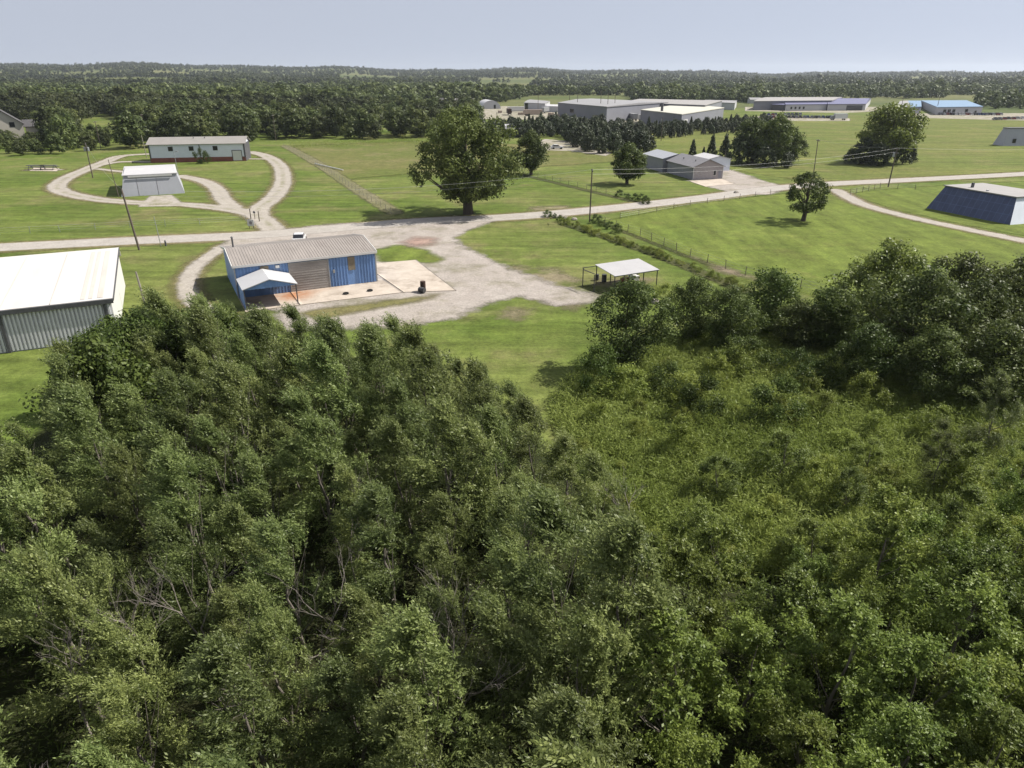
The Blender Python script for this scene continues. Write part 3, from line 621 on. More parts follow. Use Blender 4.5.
def wall_feature(e, q, i, j, t0, t1, z0, z1, name, mat):
    A, Bv = q[i], q[j]; d = (Bv-A); d.z = 0; nrm = Vector((d.y, -d.x, 0)).normalized()
    if nrm.y > 0: nrm = -nrm
    m = MB(); p = [A+d*t0, A+d*t1]
    m.hexa([(*(p[0].xy+nrm.xy*0.02), z0), (*(p[1].xy+nrm.xy*0.02), z0), (*(p[1].xy+nrm.xy*0.2), z0), (*(p[0].xy+nrm.xy*0.2), z0)], [(*(p[0].xy+nrm.xy*0.02), z1), (*(p[1].xy+nrm.xy*0.02), z1), (*(p[1].xy+nrm.xy*0.2), z1), (*(p[0].xy+nrm.xy*0.2), z1)])
    m.build(name, mat, e)
e, q = block('warehouse', [(558, 102.5), (607, 106.5), (668, 102), (592, 98.5)], 8.5, 'ware_wall', 'ware_roof', 'large grey warehouse with plain end wall left of the industrial yard', 0.8)
wall_feature(e, q, 0, 1, 0.75, 0.93, 0, 3.5, 'loading_door', 'window'); wall_feature(e, q, 0, 1, 0.28, 0.36, 3.5, 5.5, 'vent', 'window')
e, q = block('warehouse', [(596, 107.5), (628, 109.5), (640, 105.5), (612, 104.5)], 5.5, 'ware_wall', 'ware_roof', 'low grey warehouse extension in front of the large grey warehouse', 0.0)
for t in (0.1, 0.35, 0.6): wall_feature(e, q, 0, 1, t, t+0.12, 0, 3.6, 'loading_door', 'window')
e, q = block('warehouse', [(622, 102), (705, 105), (722, 100.5), (640, 98.8)], 8, 'ware_wall', 'pale_roof', 'long pale roofed warehouse behind the cream roofed one', 0.0)
wall_feature(e, q, 0, 1, 0.08, 0.14, 0, 4, 'loading_door', 'window')
e, q = block('warehouse', [(641, 109.5), (682, 114), (724, 107.5), (684, 103.7)], 7, 'ware_wall', 'cream_roof', 'broad warehouse with bright cream flat roof behind the junipers', 0.0)
wall_feature(e, q, 1, 2, 0.04, 0.12, 0, 4.2, 'loading_door', 'white_trim'); wall_feature(e, q, 1, 2, 0.4, 0.5, 0, 3.6, 'loading_door', 'ware_wall'); wall_feature(e, q, 1, 2, 0.6, 0.7, 0, 3.6, 'loading_door', 'ware_wall')
m = MB(); c0 = (q[0]+q[1])/2; m.tube([(c0.x+2, c0.y+6, 6.9), (c0.x+2, c0.y+6, 11)], 0.7, 8); m.build('chimney', 'grey_dark', e)
e, q = block('warehouse', [(524, 102.5), (545, 103.5), (550, 101), (530, 99.5)], 5.0, 'ware_wall_pale', 'ware_roof', 'small white warehouse with one tall dark door left of the yard', 0.5)
wall_feature(e, q, 0, 1, 0.05, 0.2, 0, 4.6, 'loading_door', 'window')
e, q = block('warehouse', [(546, 106), (558, 106.3), (558, 104.5), (547, 104.2)], 4, 'ware_wall_pale', 'shed_roof', 'tiny white roofed store against the grey warehouse end wall', 0.3)
e, q = block('warehouse', [(702, 101.5), (735, 103), (737, 100.5), (706, 99.8)], 5, 'ware_wall_pale', 'ware_roof', 'small pale warehouse between the cream roofed one and the dark trees', 0.4)
e, q = block('warehouse', [(754, 101), (832, 100.3), (842, 97), (766, 97.2)], 6.5, 'ware_wall', 'pale_roof', 'long grey roofed plant building behind the slate blue roofed one', 0.6)
e, q = block('office_block', [(786, 104.4), (827, 104), (824, 99.8), (780, 100.2)], 4.5, 'ware_wall_pale', 'purple_roof', 'white walled plant building with slate blue roof and parked cars in front', 1.8)
for t in (0.12, 0.22, 0.32, 0.42): wall_feature(e, q, 0, 1, t, t+0.04, 1.2, 2.8, 'window', 'window')
e, q = block('office_block', [(828, 104), (866, 103.8), (871, 98.4), (825, 98.4)], 4.6, 'ware_wall_pale', 'purple_roof', 'wider slate blue roofed wing ending in a white gable on the right', 2.0)
wall_feature(e, q, 0, 1, 0.5, 0.92, 0, 3.5, 'loading_door', 'grey_dark')
e, q = block('office_block', [(772, 104.2), (785, 104.6), (780.5, 101), (773, 100.8)], 4.2, 'grey_dark', 'purple_roof', 'dark gabled porch at the left end of the slate blue roofed plant', 1.4)
e, q = block('office_block', [(937.7, 107), (983, 106.4), (966.5, 100.2), (921.5, 100.4)], 5, 'ware_wall_pale', 'sky_roof', 'white walled office with wide light blue roof and a row of cars', 0.0)
for t in (0.14, 0.24, 0.34, 0.62): wall_feature(e, q, 0, 1, t, t+0.06, 1.6, 3.4, 'window', 'window')
wall_feature(e, q, 0, 1, 0.84, 0.88, 0, 2.4, 'door', 'window')
e, q = block('office_block', [(911, 106.8), (921.5, 106.4), (921.2, 100.6), (908, 100.6)], 4.6, 'ware_wall', 'sky_roof', 'narrow light blue roofed link left of the white walled office', 0.0)
e, q = block('office_block', [(897, 106), (910.5, 107), (908, 100.5), (900, 101)], 5.2, 'ware_wall', 'ware_roof', 'grey end block at the left of the light blue roofs', 0.0)
# quonset
p0 = P(482, 109); m = MB(); n = 10; Lq = 26; Wq = 15
e = empty('quonset_hut', (p0.x, p0.y), R(12), 'white arched hut at the edge of the industrial yard', 'hut')
arc = [(Wq/2-Wq/2*math.cos(math.pi*k/n), 6.2*math.sin(math.pi*k/n)) for k in range(n+1)]
v = [(x, 0, z) for x, z in arc]+[(x, Lq, z) for x, z in arc]
m.add(v, [(k, k+1, n+2+k, n+1+k) for k in range(n)]); m.build('roof', 'shed_roof', e, True)
for yy in (0.05, Lq-0.05): MB().hexa([(x, yy-0.04, z*0.99) for x, z in arc], [(x, yy+0.04, z*0.99) for x, z in arc]).build('end_wall', 'ware_wall_pale', e)
part(e, 'door', 'window', 9.3, 11, -0.1, 0.0, 0, 3)
# white roof over the junipers and far houses
for px, py, L_, W_, lab, rm in [(498, 137, 10, 8, 'low building with bright white roof among the junipers behind the big tree', 'shed_roof'), (455, 104.5, 16, 9, 'pale far house roof among the trees left of the arched hut', 'tan_roof'), (428, 104, 14, 9, 'grey roofed far house between trees above the big tree', 'house_roof'),
                               (408, 105.5, 12, 8, 'small grey far house at the left of the roofs above the big tree', 'ware_roof'), (280, 107, 9, 7, 'small white shed showing through the far wood', 'shed_roof'), (118, 104, 8, 7, 'tiny white farm shed deep in the left wood', 'shed_roof'), (345, 101, 12, 8, 'grey roofed farmhouse in a gap of the far wood, right of the long building', 'ware_roof'), (225, 99, 10, 7, 'small pale barn far back in the wood above the long building', 'pale_roof'), (876, 96.5, 14, 9, 'pale farmhouse beyond the slate blue roofed plant', 'shed_roof'), (750, 103.5, 10, 8, 'white walled shed between dark trees beside the plant', 'ware_roof'), (888, 97, 9, 8, 'small white roofed barn in the far trees right of the farmhouse', 'shed_roof')]:
    q = P(px, py); gable('barn', (q.x, q.y), R(random.uniform(-8, 14)), L_, W_, 3.3, 4.9, 'ware_wall_pale', rm, lab, over=0.4)

# ------------------------------------------------------------------ vegetation
def unit(v): return v/np.maximum(np.linalg.norm(v, axis=-1, keepdims=True), 1e-9)
def quads(C, A, Bv, Ln, Wd):
    Ln = Ln[:, None]; Wd = Wd[:, None]
    V = np.stack([C, C+A*Ln*0.45+Bv*Wd*0.5, C+A*Ln, C+A*Ln*0.45-Bv*Wd*0.5], 1).reshape(-1, 3)
    return V, np.arange(len(V)).reshape(-1, 4)
PROF = {
    'round': lambda t: np.sqrt(np.clip(1-(2*t-1)**2, 0, 1))*0.95+0.08,
    'plume': lambda t: np.clip(1.25*np.sin(np.pi*np.clip(t*0.9+0.06, 0, 1)**0.85), 0.1, 1),
    'dome': lambda t: np.sqrt(np.clip(1-np.clip(t*1.15-0.15, 0, 1)**2.2, 0, 1))*(0.75+0.25*np.minimum(t*3, 1))+0.05,
    'cone': lambda t: (1-t)**0.75*0.97+0.04,
    'bush': lambda t: np.sqrt(np.clip(1-t**2, 0, 1))+0.05,
}
def crown_data(rng, H, base, Rr, n_cl, n_tw, n_lf, ll, lw, twl, shape='round', wind=(0, 0, 0), droop=0.15, up=0.35, clr=0.35, inner=0.3, lump=0.22, spread=0.6, lobes=None, facing=0.0, along=0.65):
    t = rng.uniform(0, 1, n_cl)**0.9; th = rng.uniform(0, 2*np.pi, n_cl)
    pr = PROF[shape](t); ph = rng.uniform(0, 6.28, 4)
    lm = 1+lump*np.sin(2*th+ph[0]+3*t)+lump*0.8*np.sin(3*th+ph[1]-5*t)+lump*0.5*np.sin(5*th+ph[2]+9*t)
    rr = Rr*pr*lm*np.sqrt(rng.uniform(inner, 1, n_cl))
    cc = np.stack([rr*np.cos(th), rr*np.sin(th), base+t*(H-base)*(1+0.06*np.sin(3*th+ph[3]))], -1)
    if lobes is not None:   # pull clumps to a few boughs so that gaps open between them
        lc = cc[rng.choice(n_cl, lobes, replace=False)]
        dd = np.linalg.norm(cc[:, None]-lc[None], axis=-1); k = dd.argmin(1)
        cc = cc*0.55+lc[k]*0.45
    ax = np.zeros((n_cl, 3)); ax[:, 2] = base+(H-base)*0.38
    out = unit(cc-ax); wv = np.array(wind)
    N = n_cl*n_tw
    ci = np.repeat(np.arange(n_cl), n_tw)
    td = unit(out[ci]+rng.normal(0, spread, (N, 3))+np.array([0, 0, up])+wv)
    ts = cc[ci]+rng.normal(0, clr*Rr*0.35, (N, 3))
    tl = twl*rng.uniform(0.6, 1.3, N)
    K = N*n_lf; ti = np.repeat(np.arange(N), n_lf)
    s = np.tile((np.arange(n_lf)+0.5)/n_lf, N)+rng.uniform(-0.4, 0.4, K)/n_lf
    C = ts[ti]+td[ti]*(s*tl[ti])[:, None]+np.array([0, 0, -1])*(droop*s*s*tl[ti])[:, None]+wv*(0.35*s*s*tl[ti])[:, None]+rng.normal(0, ll*0.25, (K, 3))
    A = unit(td[ti]+rng.normal(0, along, (K, 3))+np.array([0, 0, -0.25])+wv*0.6)
    if facing > 0:   # leaves lie on the crown's surface, as leaves turn to the light
        lo_ = unit(C-ax[ci][ti])*facing*0.75+unit(C-cc[ci][ti])*facing*0.55+np.array([0, 0, 0.2*facing])+rng.normal(0, 1-facing*0.75, (K, 3))
        Nn = unit(lo_); A = unit(A-Nn*(A*Nn).sum(-1, keepdims=True)*0.9); Bv = unit(np.cross(Nn, A))
    else:
        Bv = unit(np.cross(A, rng.normal(0, 1, (K, 3))))
    V, Fq = quads(C, A, Bv, ll*rng.uniform(0.65, 1.3, K), lw*rng.uniform(0.7, 1.3, K))
    V[:, 2] = np.maximum(V[:, 2], 0.03)
    cr = rng.uniform(0, 1, n_cl)
    tint = np.clip(0.4*cr[ci][ti]+0.45*rng.uniform(0, 1, K)+0.15*s, 0, 1)
    return V, Fq, tint, cc
def ball_data(rng, H, base, Rr, n_lobe, n_q, lobe_r, ll, lw, shape='round', inner=0.45, lump=0.18, rough=0.45, hang=0.85):
    """crown built of leafy boughs: every bough is a loose shell of leaves"""
    t = (np.arange(n_lobe)+rng.uniform(0, 1, n_lobe))/n_lobe; rng.shuffle(t)
    th = (np.arange(n_lobe)*2.39996+rng.uniform(-.5, .5, n_lobe)); pr = PROF[shape](t); ph = rng.uniform(0, 6.28, 4)
    lm = 1+lump*np.sin(2*th+ph[0]+3*t)+lump*0.8*np.sin(3*th+ph[1]-5*t)+lump*0.5*np.sin(5*th+ph[2]+9*t)
    rr_ = np.maximum(Rr*pr*lm*np.sqrt(rng.uniform(inner, 1, n_lobe))-lobe_r*0.6, 0)
    zz = base+lobe_r*0.6+t*(H-base-lobe_r*1.4)*(1+0.07*np.sin(3*th+ph[3]))
    cc = np.stack([rr_*np.cos(th), rr_*np.sin(th), zz], -1)
    lr = lobe_r*rng.uniform(0.6, 1.35, n_lobe); ci = np.repeat(np.arange(n_lobe), n_q); K = len(ci)
    dr = rng.normal(0, 1, (K, 3)); dr[:, 2] += 0.35; dr = unit(dr)
    C = cc[ci]+dr*(lr[ci]*rng.uniform(0.55, 1.12, K))[:, None]*np.array([1, 1, hang])
    Nn = unit(dr+rng.normal(0, rough, (K, 3))+np.array([0, 0, 0.15])); A = rng.normal(0, 1, (K, 3)); A = unit(A-Nn*(A*Nn).sum(-1, keepdims=True)); Bv = np.cross(Nn, A)
    V, Fq = quads(C-A*ll*0.5, A, Bv, ll*rng.uniform(0.6, 1.35, K), lw*rng.uniform(0.6, 1.35, K)); V[:, 2] = np.maximum(V[:, 2], 0.03)
    tint = np.clip(0.5*rng.uniform(0, 1, n_lobe)[ci]+0.5*rng.uniform(0, 1, K), 0, 1)
    return V, Fq, tint, cc
def trunk_mesh(rng, H, base, r0, cc, n_limb=8, lean=(0, 0), mat='bark', name='trunk', stems=1):
    m = MB()
    for s_ in range(stems):
        o = Vector((rng.uniform(-.5, .5), rng.uniform(-.5, .5), 0)) if stems > 1 else Vector((0, 0, 0))
        top = Vector((lean[0]+rng.uniform(-.3, .3)+o.x*2, lean[1]+rng.uniform(-.3, .3)+o.y*2, H*0.8))
        pts = [o+Vector((0, 0, -0.2))]+[o.lerp(top, k/5)+Vector((rng.uniform(-1, 1), rng.uniform(-1, 1), 0))*0.025*H for k in range(1, 6)]
        m.tube(pts, [r0*1.25, r0, r0*0.8, r0*0.6, r0*0.4, r0*0.15], 7)
        for k in range(n_limb):
            c = Vector(cc[rng.integers(len(cc))]); c.x *= 0.78; c.y *= 0.78; i = int(np.clip(round((c.z/H-0.25)*5), 1, 4)); st = pts[i]
            if c.z < st.z-0.5: continue
            mid = st.lerp(c, 0.55)+Vector((0, 0, -0.04*H)); r = r0*0.42*(1-i*0.12)
            m.tube([st, mid, c], [r, r*0.6, r*0.18], 5, cap=False)
    me = m.build(name, mat); o = me.data; bpy.data.objects.remove(me); return o
PROTO = {}
def proto(key, seed, H, base, Rr, fol, bark='bark', r0=0.12, limbs=8, stems=1, lean=(0, 0), trunk=True, **kw):
    rng = np.random.default_rng(seed)
    V, Fq, tint, cc = (ball_data if 'n_lobe' in kw else crown_data)(rng, H, base, Rr, **kw)
    V[:, 0] += lean[0]*(V[:, 2]/H)**1.5; V[:, 1] += lean[1]*(V[:, 2]/H)**1.5
    cm = np_mesh('crown', V, Fq, tint, (fol,))
    tm = trunk_mesh(rng, H, base, r0, cc, limbs, lean, bark, stems=stems) if trunk else None
    PROTO.setdefault(key, []).append((cm, tm, H))
def plant(key, x, y, h=None, rz=None, label='', cat='tree', group=None, name='tree', sx=1.0, which=None, z=0.0, rnd=random):
    ps = PROTO[key]; cm, tm, H = ps[which if which is not None else rnd.randrange(len(ps))]
    k = (h/H) if h else rnd.uniform(0.85, 1.15)
    e = empty(name, (x, y, z), rnd.uniform(0, 6.28) if rz is None else rz, label, cat, group); e.scale = (k*sx, k*sx, k)
    if tm:
        t = bpy.data.objects.new('trunk', tm); COL.objects.link(t); t.parent = e
    c = bpy.data.objects.new('crown', cm); COL.objects.link(c); c.parent = e
    return e
WIND = (-0.45, -0.12, 0.1)
for s in range(7):   # wind combed willows
    proto('willow', 100+s, 8.0, 1.0, 1.5, 'fol_willow', 'bark_pale', 0.09, 10, lean=(-0.5, -0.1), n_cl=80, n_tw=10, n_lf=24, ll=0.15, lw=0.05, twl=1.05, shape='plume', wind=WIND, droop=0.25, up=0.75, clr=0.22, inner=0.1, spread=0.42, lobes=18, facing=0.4, along=0.38, lump=0.35)
for s in range(6):
    proto('elm', 200+s, 6.5, 0.8, 1.9, 'fol_elm', 'bark_pale', 0.08, 10, n_cl=85, n_tw=11, n_lf=18, ll=0.145, lw=0.072, twl=0.75, shape='plume', wind=(-0.25, -0.1, 0), droop=0.2, up=0.4, clr=0.2, inner=0.25, spread=0.5, lobes=15, facing=0.55, along=0.5)
for s in range(4): proto('darkleaf', 300+s, 8.0, 0.6, 3.0, 'fol_dark', 'bark', 0.14, 10, n_lobe=115, n_q=95, lobe_r=0.85, ll=0.25, lw=0.16, inner=0.2)
for s in range(5): proto('broad', 400+s, 9.0, 0.3, 3.9, 'fol_oak', 'bark', 0.18, 14, n_lobe=150, n_q=95, lobe_r=0.9, ll=0.26, lw=0.16, lump=0.26, inner=0.15)
for s in range(2): proto('bright', 450+s, 9.0, 0.3, 3.9, 'fol_elm', 'bark', 0.2, 14, n_lobe=120, n_q=110, lobe_r=1.0, ll=0.27, lw=0.17, lump=0.22, inner=0.2)
for s in range(5): proto('bush', 500+s, 2.6, 0.05, 1.5, 'fol_bush', n_cl=55, n_tw=9, n_lf=9, ll=0.17, lw=0.075, twl=0.6, shape='bush', droop=0.15, up=0.7, clr=0.3, inner=0.2, spread=0.5, trunk=False, lobes=12, facing=0.5)
for s in range(3): proto('darkbush', 550+s, 3.0, 0.05, 1.7, 'fol_dark', n_cl=70, n_tw=9, n_lf=9, ll=0.17, lw=0.085, twl=0.6, shape='dome', droop=0.15, up=0.6, clr=0.3, inner=0.15, spread=0.5, trunk=False, lobes=14, facing=0.5, lump=0.35)
for s in range(4): proto('juniper', 600+s, 7.5, 0.2, 2.3, 'fol_juniper', 'bark', 0.15, 4, n_lobe=80, n_q=26, lobe_r=0.55, ll=0.55, lw=0.3, shape='cone', lump=0.1, hang=1.3)
for s in range(5): proto('mound', 650+s, 7.5, 0.1, 3.6, 'fol_juniper', 'bark', 0.15, 4, n_lobe=60, n_q=40, lobe_r=0.95, ll=0.6, lw=0.38, shape='dome', hang=1.1)
for s in range(9): proto('farbroad', 700+s, 10, 0.2, 5.0, 'fol_far', trunk=False, n_lobe=30, n_q=60, lobe_r=1.6, ll=0.8, lw=0.55, shape='round' if s % 2 else 'dome', inner=0.45, lump=0.2, rough=0.22)
proto('bigoak', 801, 20, 2.3, 11.2, 'fol_oak', 'bark', 0.95, 26, n_lobe=250, n_q=120, lobe_r=1.6, ll=0.5, lw=0.34, inner=0.12, lump=0.14)
for s in range(2): proto('oak', 810+s, 11, 1.0, 5.1, 'fol_oak', 'bark', 0.4, 16, n_lobe=130, n_q=100, lobe_r=1.15, ll=0.42, lw=0.3, inner=0.15)
proto('cottonwood', 820, 17, 1.5, 9.8, 'fol_elm', 'bark', 0.6, 20, n_lobe=150, n_q=110, lobe_r=1.9, ll=0.65, lw=0.46, lump=0.1, inner=0.2)
proto('scrawny', 830, 8.8, 1.5, 4.4, 'fol_dark', 'bark', 0.34, 26, n_lobe=80, n_q=70, lobe_r=0.8, ll=0.36, lw=0.2, inner=0.3, lump=0.2)

def inside(x, y, poly):
    return poly_sd(np.array([x]), np.array([y]), poly)[0] > 0
def scatter(poly, dmin, rng, tries=6000, cap=400, frame=False):
    poly = [tuple(p) for p in poly]; A = np.array(poly); lo, hi = A.min(0), A.max(0); out = []
    C = rng.uniform(lo, hi, (tries, 2)); ok = poly_sd(C[:, 0], C[:, 1], poly) > 0
    if frame: ok &= (np.abs(C[:, 0]) < 0.8*(0.916*C[:, 1]+10)+2) & (C[:, 1] > 6)   # only where the view can reach
    for c in C[ok]:
        if all((c[0]-o[0])**2+(c[1]-o[1])**2 > dmin*dmin for o in out):
            out.append(c)
            if len(out) >= cap: break
    return np.array(out)
rng = np.random.default_rng(5); rr = random.Random(3)
ZC = 5.5
left_poly = PP([(-260, 1300), (-260, 530), (-20, 462), (20, 436), (65, 396), (105, 345), (160, 318), (240, 316), (310, 320), (360, 334), (405, 334), (455, 358), (510, 385), (555, 418), (595, 460), (620, 520), (650, 600), (680, 1300)], ZC)
right_poly = PP([(632, 530), (760, 538), (900, 532), (1060, 505), (1250, 505), (1350, 1300), (690, 1300), (655, 600)], 4.5)
dark_poly = PP([(88, 366), (98, 330), (115, 314), (165, 306), (225, 312), (225, 332), (160, 356), (100, 392)], 6)
lp = scatter(left_poly, 2.85, rng, 22000, 295, True); kept = []
for x, y in lp:
    if inside(x, y, dark_poly) or abs(x) > 0.82*(0.916*y+10)+1.5 or y < 6: continue
    kept.append((x, y))
print('willows', len(kept))
CANOPY = [(-400, 640), (-60, 470), (0, 425), (60, 372), (95, 318), (130, 303), (240, 303), (300, 304), (345, 322), (390, 319), (440, 345), (500, 370), (545, 402), (580, 440), (620, 480), (680, 560), (900, 900)]
CXs, CYs = [c[0] for c in CANOPY], [c[1] for c in CANOPY]
def proj(x, y, z):
    dz = z-CAMH; f = y*CP-dz*SP; return 512+F*x/f, 384-F*(y*SP+dz*CP)/f
def edge_height(x, y, h, hmax=10.0):
    """trees on the wood's far edge as tall as the photo shows them"""
    z = 2.5
    while z < 11:
        px, py = proj(x, y, z)
        if py <= np.interp(px, CXs, CYs): break
        z += 0.2
    lim = z-rr.uniform(0, 1.1)
    if lim < 3.0: return None
    return lim if (lim < h or lim < hmax) else h
for x, y in kept:
    hh = edge_height(x, y, rr.uniform(5.4, 10.0))
    if hh is None: continue
    plant('willow', x, y, hh, rr.uniform(-0.5, 0.5), 'grey green willow leaning with the wind in the foreground thicket', 'tree', 'wind combed willows of the foreground thicket', 'willow_tree', sx=rr.uniform(0.9, 1.15), rnd=rr)
dp = scatter(dark_poly, 3.4, rng, 3000, 40)
for x, y in dp:
    hh = edge_height(x, y, rr.uniform(7.0, 8.8))
    if hh is None: continue
    plant('darkleaf', x, y, hh, None, 'dark green broadleaf tree at the thicket edge below the white roofed building', 'tree', 'dark broadleaf trees at the thicket edge', 'broadleaf_tree', rnd=rr)
ep = scatter(right_poly, 2.7, rng, 16000, 240, True); print('elms', len(ep), 'dark', len(dp))
for x, y in ep:
    plant('elm', x, y, rr.uniform(4.2, 6.8), rr.uniform(-0.8, 0.8), 'fresh green young elm in the dense stand at the lower right', 'tree', 'young elms of the lower right stand', 'elm_tree', sx=rr.uniform(0.9, 1.2), rnd=rr)
# bushes in the weeds
scrub = PP([(575, 420), (620, 385), (680, 350), (760, 345), (840, 365), (1060, 440), (1180, 500), (1060, 545), (900, 560), (760, 560), (640, 550), (590, 470)], 1.0)
sp = scatter(scrub, 3.3, rng, 5000, 64); print('bushes', len(sp))
for n_, (x, y) in enumerate(sp):
    plant('bush', x, y, rr.choice((0.8, 1.1, 1.4, 1.8, 2.5)), None, 'leafy light green bush standing in the rough weeds right of centre', 'bush', 'bushes in the weedy clearing', 'bush', sx=rr.uniform(0.85, 1.3), rnd=rr)
low = PP([(600, 470), (760, 470), (900, 455), (1060, 470), (1200, 510), (1060, 560), (760, 565), (640, 545)], 1.0)
for x, y in scatter(low, 4.4, rng, 3000, 34):
    plant('elm', x, y, rr.uniform(2.0, 3.9), None, 'short elm sapling at the upper edge of the stand, half sunk in the weeds', 'tree', 'elm saplings in the weeds', 'elm_sapling', sx=rr.uniform(1.1, 1.5), rnd=rr)
# named middle distance trees: base px, base py, height, kind, width factor, label
MID = [
 ('bigoak', 468, 214, 18.9, 0.98, 'huge spreading dark green tree beside the gravel road, left of centre', 'oak_tree'),
 ('oak', 531, 175, 11.20, 0.95, 'rounded tree standing just behind the huge roadside tree', 'oak_tree'),
 ('oak', 627, 184, 9.40, 1.12, 'round dark tree in the lawn left of the grey gabled building', 'oak_tree'),
 ('scrawny', 803, 221, 8.80, 1.10, 'small open branched dark tree alone in the pasture by the road bend', 'tree'),
 ('cottonwood', 886, 163, 17.00, 1.00, 'tall bright green tree rising above dark junipers in the meadow', 'cottonwood_tree'),
 ('broad', 627, 366, 8.06, 1.04, 'dense pointed dark tree right of the mown strip, in front of the shelter', 'tree'),
 ('darkbush', 597, 392, 3.60, 0.90, 'dark bush at the left foot of the pointed dark tree', 'bush'),
 ('broad', 690, 340, 6.57, 1.00, 'dark rounded tree right of the pointed tree below the hedge of weeds', 'tree'),
 ('darkleaf', 768, 338, 7.21, 1.16, 'round dark tree touching the pasture fence near the middle right', 'tree'),
 ('darkleaf', 822, 350, 6.36, 1.18, 'low dark tree shaded between the fence tree and the bright crowned tree', 'tree'),
 ('bright', 876, 338, 9.86, 1.09, 'tall tree with sunlit yellow green crown at the corner of the pasture', 'tree'),
 ('broad', 905, 372, 9.54, 1.18, 'dark leaning tree in front of the sunlit crowned tree', 'tree'),
 ('broad', 950, 335, 8.48, 1.18, 'dark tree at the back of the right hand clump, by the pasture', 'tree'),
 ('broad', 1012, 345, 9.12, 1.24, 'dark tree at the right margin above the clump', 'tree'),
 ('broad', 1030, 395, 7.95, 1.18, 'dark tree cut by the right margin at mid height', 'tree'),
 ('darkleaf', 862, 388, 5.83, 1.06, 'low dark tree at the left foot of the right hand clump', 'tree'),
 ('willow', 985, 455, 6.00, 1.10, 'grey green loose tree standing out of the weeds at the right', 'willow_tree'),
 ('willow', 930, 495, 5.00, 1.00, 'small grey green tree among bright weeds at the right', 'willow_tree'),
 ('darkbush', 700, 420, 3.00, 1.00, 'dark bush in the weeds below the rounded tree', 'bush'),
 ('darkbush', 775, 425, 3.20, 1.10, 'dark bush in the weeds right of centre', 'bush'),
 ('darkbush', 840, 390, 3.20, 1.00, 'dark bush in the shade left of the right hand clump', 'bush'),
 ('darkbush', 640, 300, 1.90, 1.20, 'weedy bush growing against the front of the open shelter', 'bush'),
 ('bush', 665, 299, 1.70, 1.20, 'light bush beside the right front post of the open shelter', 'bush'),
 ('darkbush', 203, 163.5, 3.9, 0.8, 'dark bush against the wall of the long pale building', 'bush'),
 ('broad', 925, 400, 6.4, 1.2, 'dark tree at the front foot of the right hand clump', 'tree'),
 ('broad', 985, 405, 7.0, 1.2, 'dark tree low in the right hand clump near the margin', 'tree'),
 ('broad', 795, 352, 5.2, 1.2, 'low dark tree right of the round fence tree', 'tree'),
 ('broad', 965, 374, 8.6, 1.1, 'broad dark tree in the middle of the right hand clump', 'tree'),
 ('broad', 726, 350, 6.4, 1.05, 'dark tree between the rounded tree and the round fence tree', 'tree'),
 ('darkleaf', 838, 352, 5.6, 1.15, 'dark tree in the shade close to the left of the sunlit crowned tree', 'tree'),
 ('darkbush', 742, 372, 2.8, 1.3, 'dark bush at the foot of the row of trees by the pasture', 'bush'),
 ('darkbush', 665, 395, 2.6, 1.2, 'dark bush in the weeds right of the pointed dark tree', 'bush'),
 ('darkbush', 800, 385, 2.8, 1.2, 'dark bush in the weeds below the round fence tree', 'bush'),
]
for key, px, py, h, sx, lab, nm in MID:
    p = P(px, py); plant(key, p.x, p.y, h, None if key not in ('willow',) else 0.2, lab, 'bush' if 'bush' in nm else 'tree', None, nm, sx=sx, rnd=rr)
# junipers at the foot of the bright tree, right clump, row by the grey building
for px, py, h, k, lab in [(862, 164, 7.5, 'mound', 'dark juniper mound at the left foot of the tall bright tree'), (876, 166, 6.5, 'mound', 'dark juniper in front of the tall bright tree'), (902, 164, 8, 'juniper', 'pointed juniper at the right foot of the tall bright tree'), (911, 162, 6, 'juniper', 'smaller juniper right of the pointed one under the tall bright tree'), (850, 164, 4.5, 'mound', 'lowest juniper left of the tall bright tree'),
                        (692, 158, 5.5, 'juniper', 'small pointed juniper behind the grey gabled building'), (703, 159, 3.5, 'juniper', 'smallest juniper in the row behind the grey gabled building'), (711, 159, 7, 'juniper', 'tall pointed juniper in the row behind the grey gabled building'), (724, 160, 7.5, 'juniper', 'pointed juniper next to the dark clump by the road')]:
    p = P(px, py); plant(k, p.x, p.y, h, None, lab, 'tree', None, 'juniper_tree', rnd=rr)
for px, py, h, k, lab, sx in [(752, 163, 13, 'oak', 'large dark tree in the clump above the road bend', 1.1), (775, 165, 14, 'oak', 'tallest dark tree in the clump above the road bend', 0.95), (790, 164, 9, 'oak', 'dark tree on the right of the clump above the road bend', 1.0), (738, 164, 8, 'mound', 'dark mound at the left of the clump above the road bend', 1.0), (764, 167, 6, 'mound', 'low dark growth in front of the clump above the road bend', 1.1), (786, 168, 4.5, 'mound', 'low bush at the right foot of the clump above the road bend', 1.0)]:
    p = P(px, py); plant(k, p.x, p.y, h, None, lab, 'tree', None, 'tree', sx=sx, rnd=rr)
# hedge of weeds along the ditch
hl = smooth(PP([(563, 223), (600, 236), (640, 250), (690, 268), (745, 291)]), 9)
for k, (x, y) in enumerate(hl):
    plant('bush', x+rr.uniform(-.6, .6), y+rr.uniform(-.6, .6), rr.uniform(0.5, 1.15), None, 'low weedy bush in the row along the ditch right of the open shelter', 'bush', 'bushes along the ditch', 'bush', sx=rr.uniform(1, 1.6), rnd=rr)
for px, py in [(596, 223), (603, 226), (610, 229), (617, 233), (560, 221), (555, 218), (548, 217), (628, 199), (635, 201), (642, 202), (646, 204), (620, 197)]:
    p = P(px, py); plant('darkbush', p.x, p.y, rr.uniform(0.8, 1.6), None, 'low dark weed clump at the roadside ditch near the road', 'bush', 'weed clumps by the roadside ditch', 'bush', sx=rr.uniform(1, 1.5), rnd=rr)
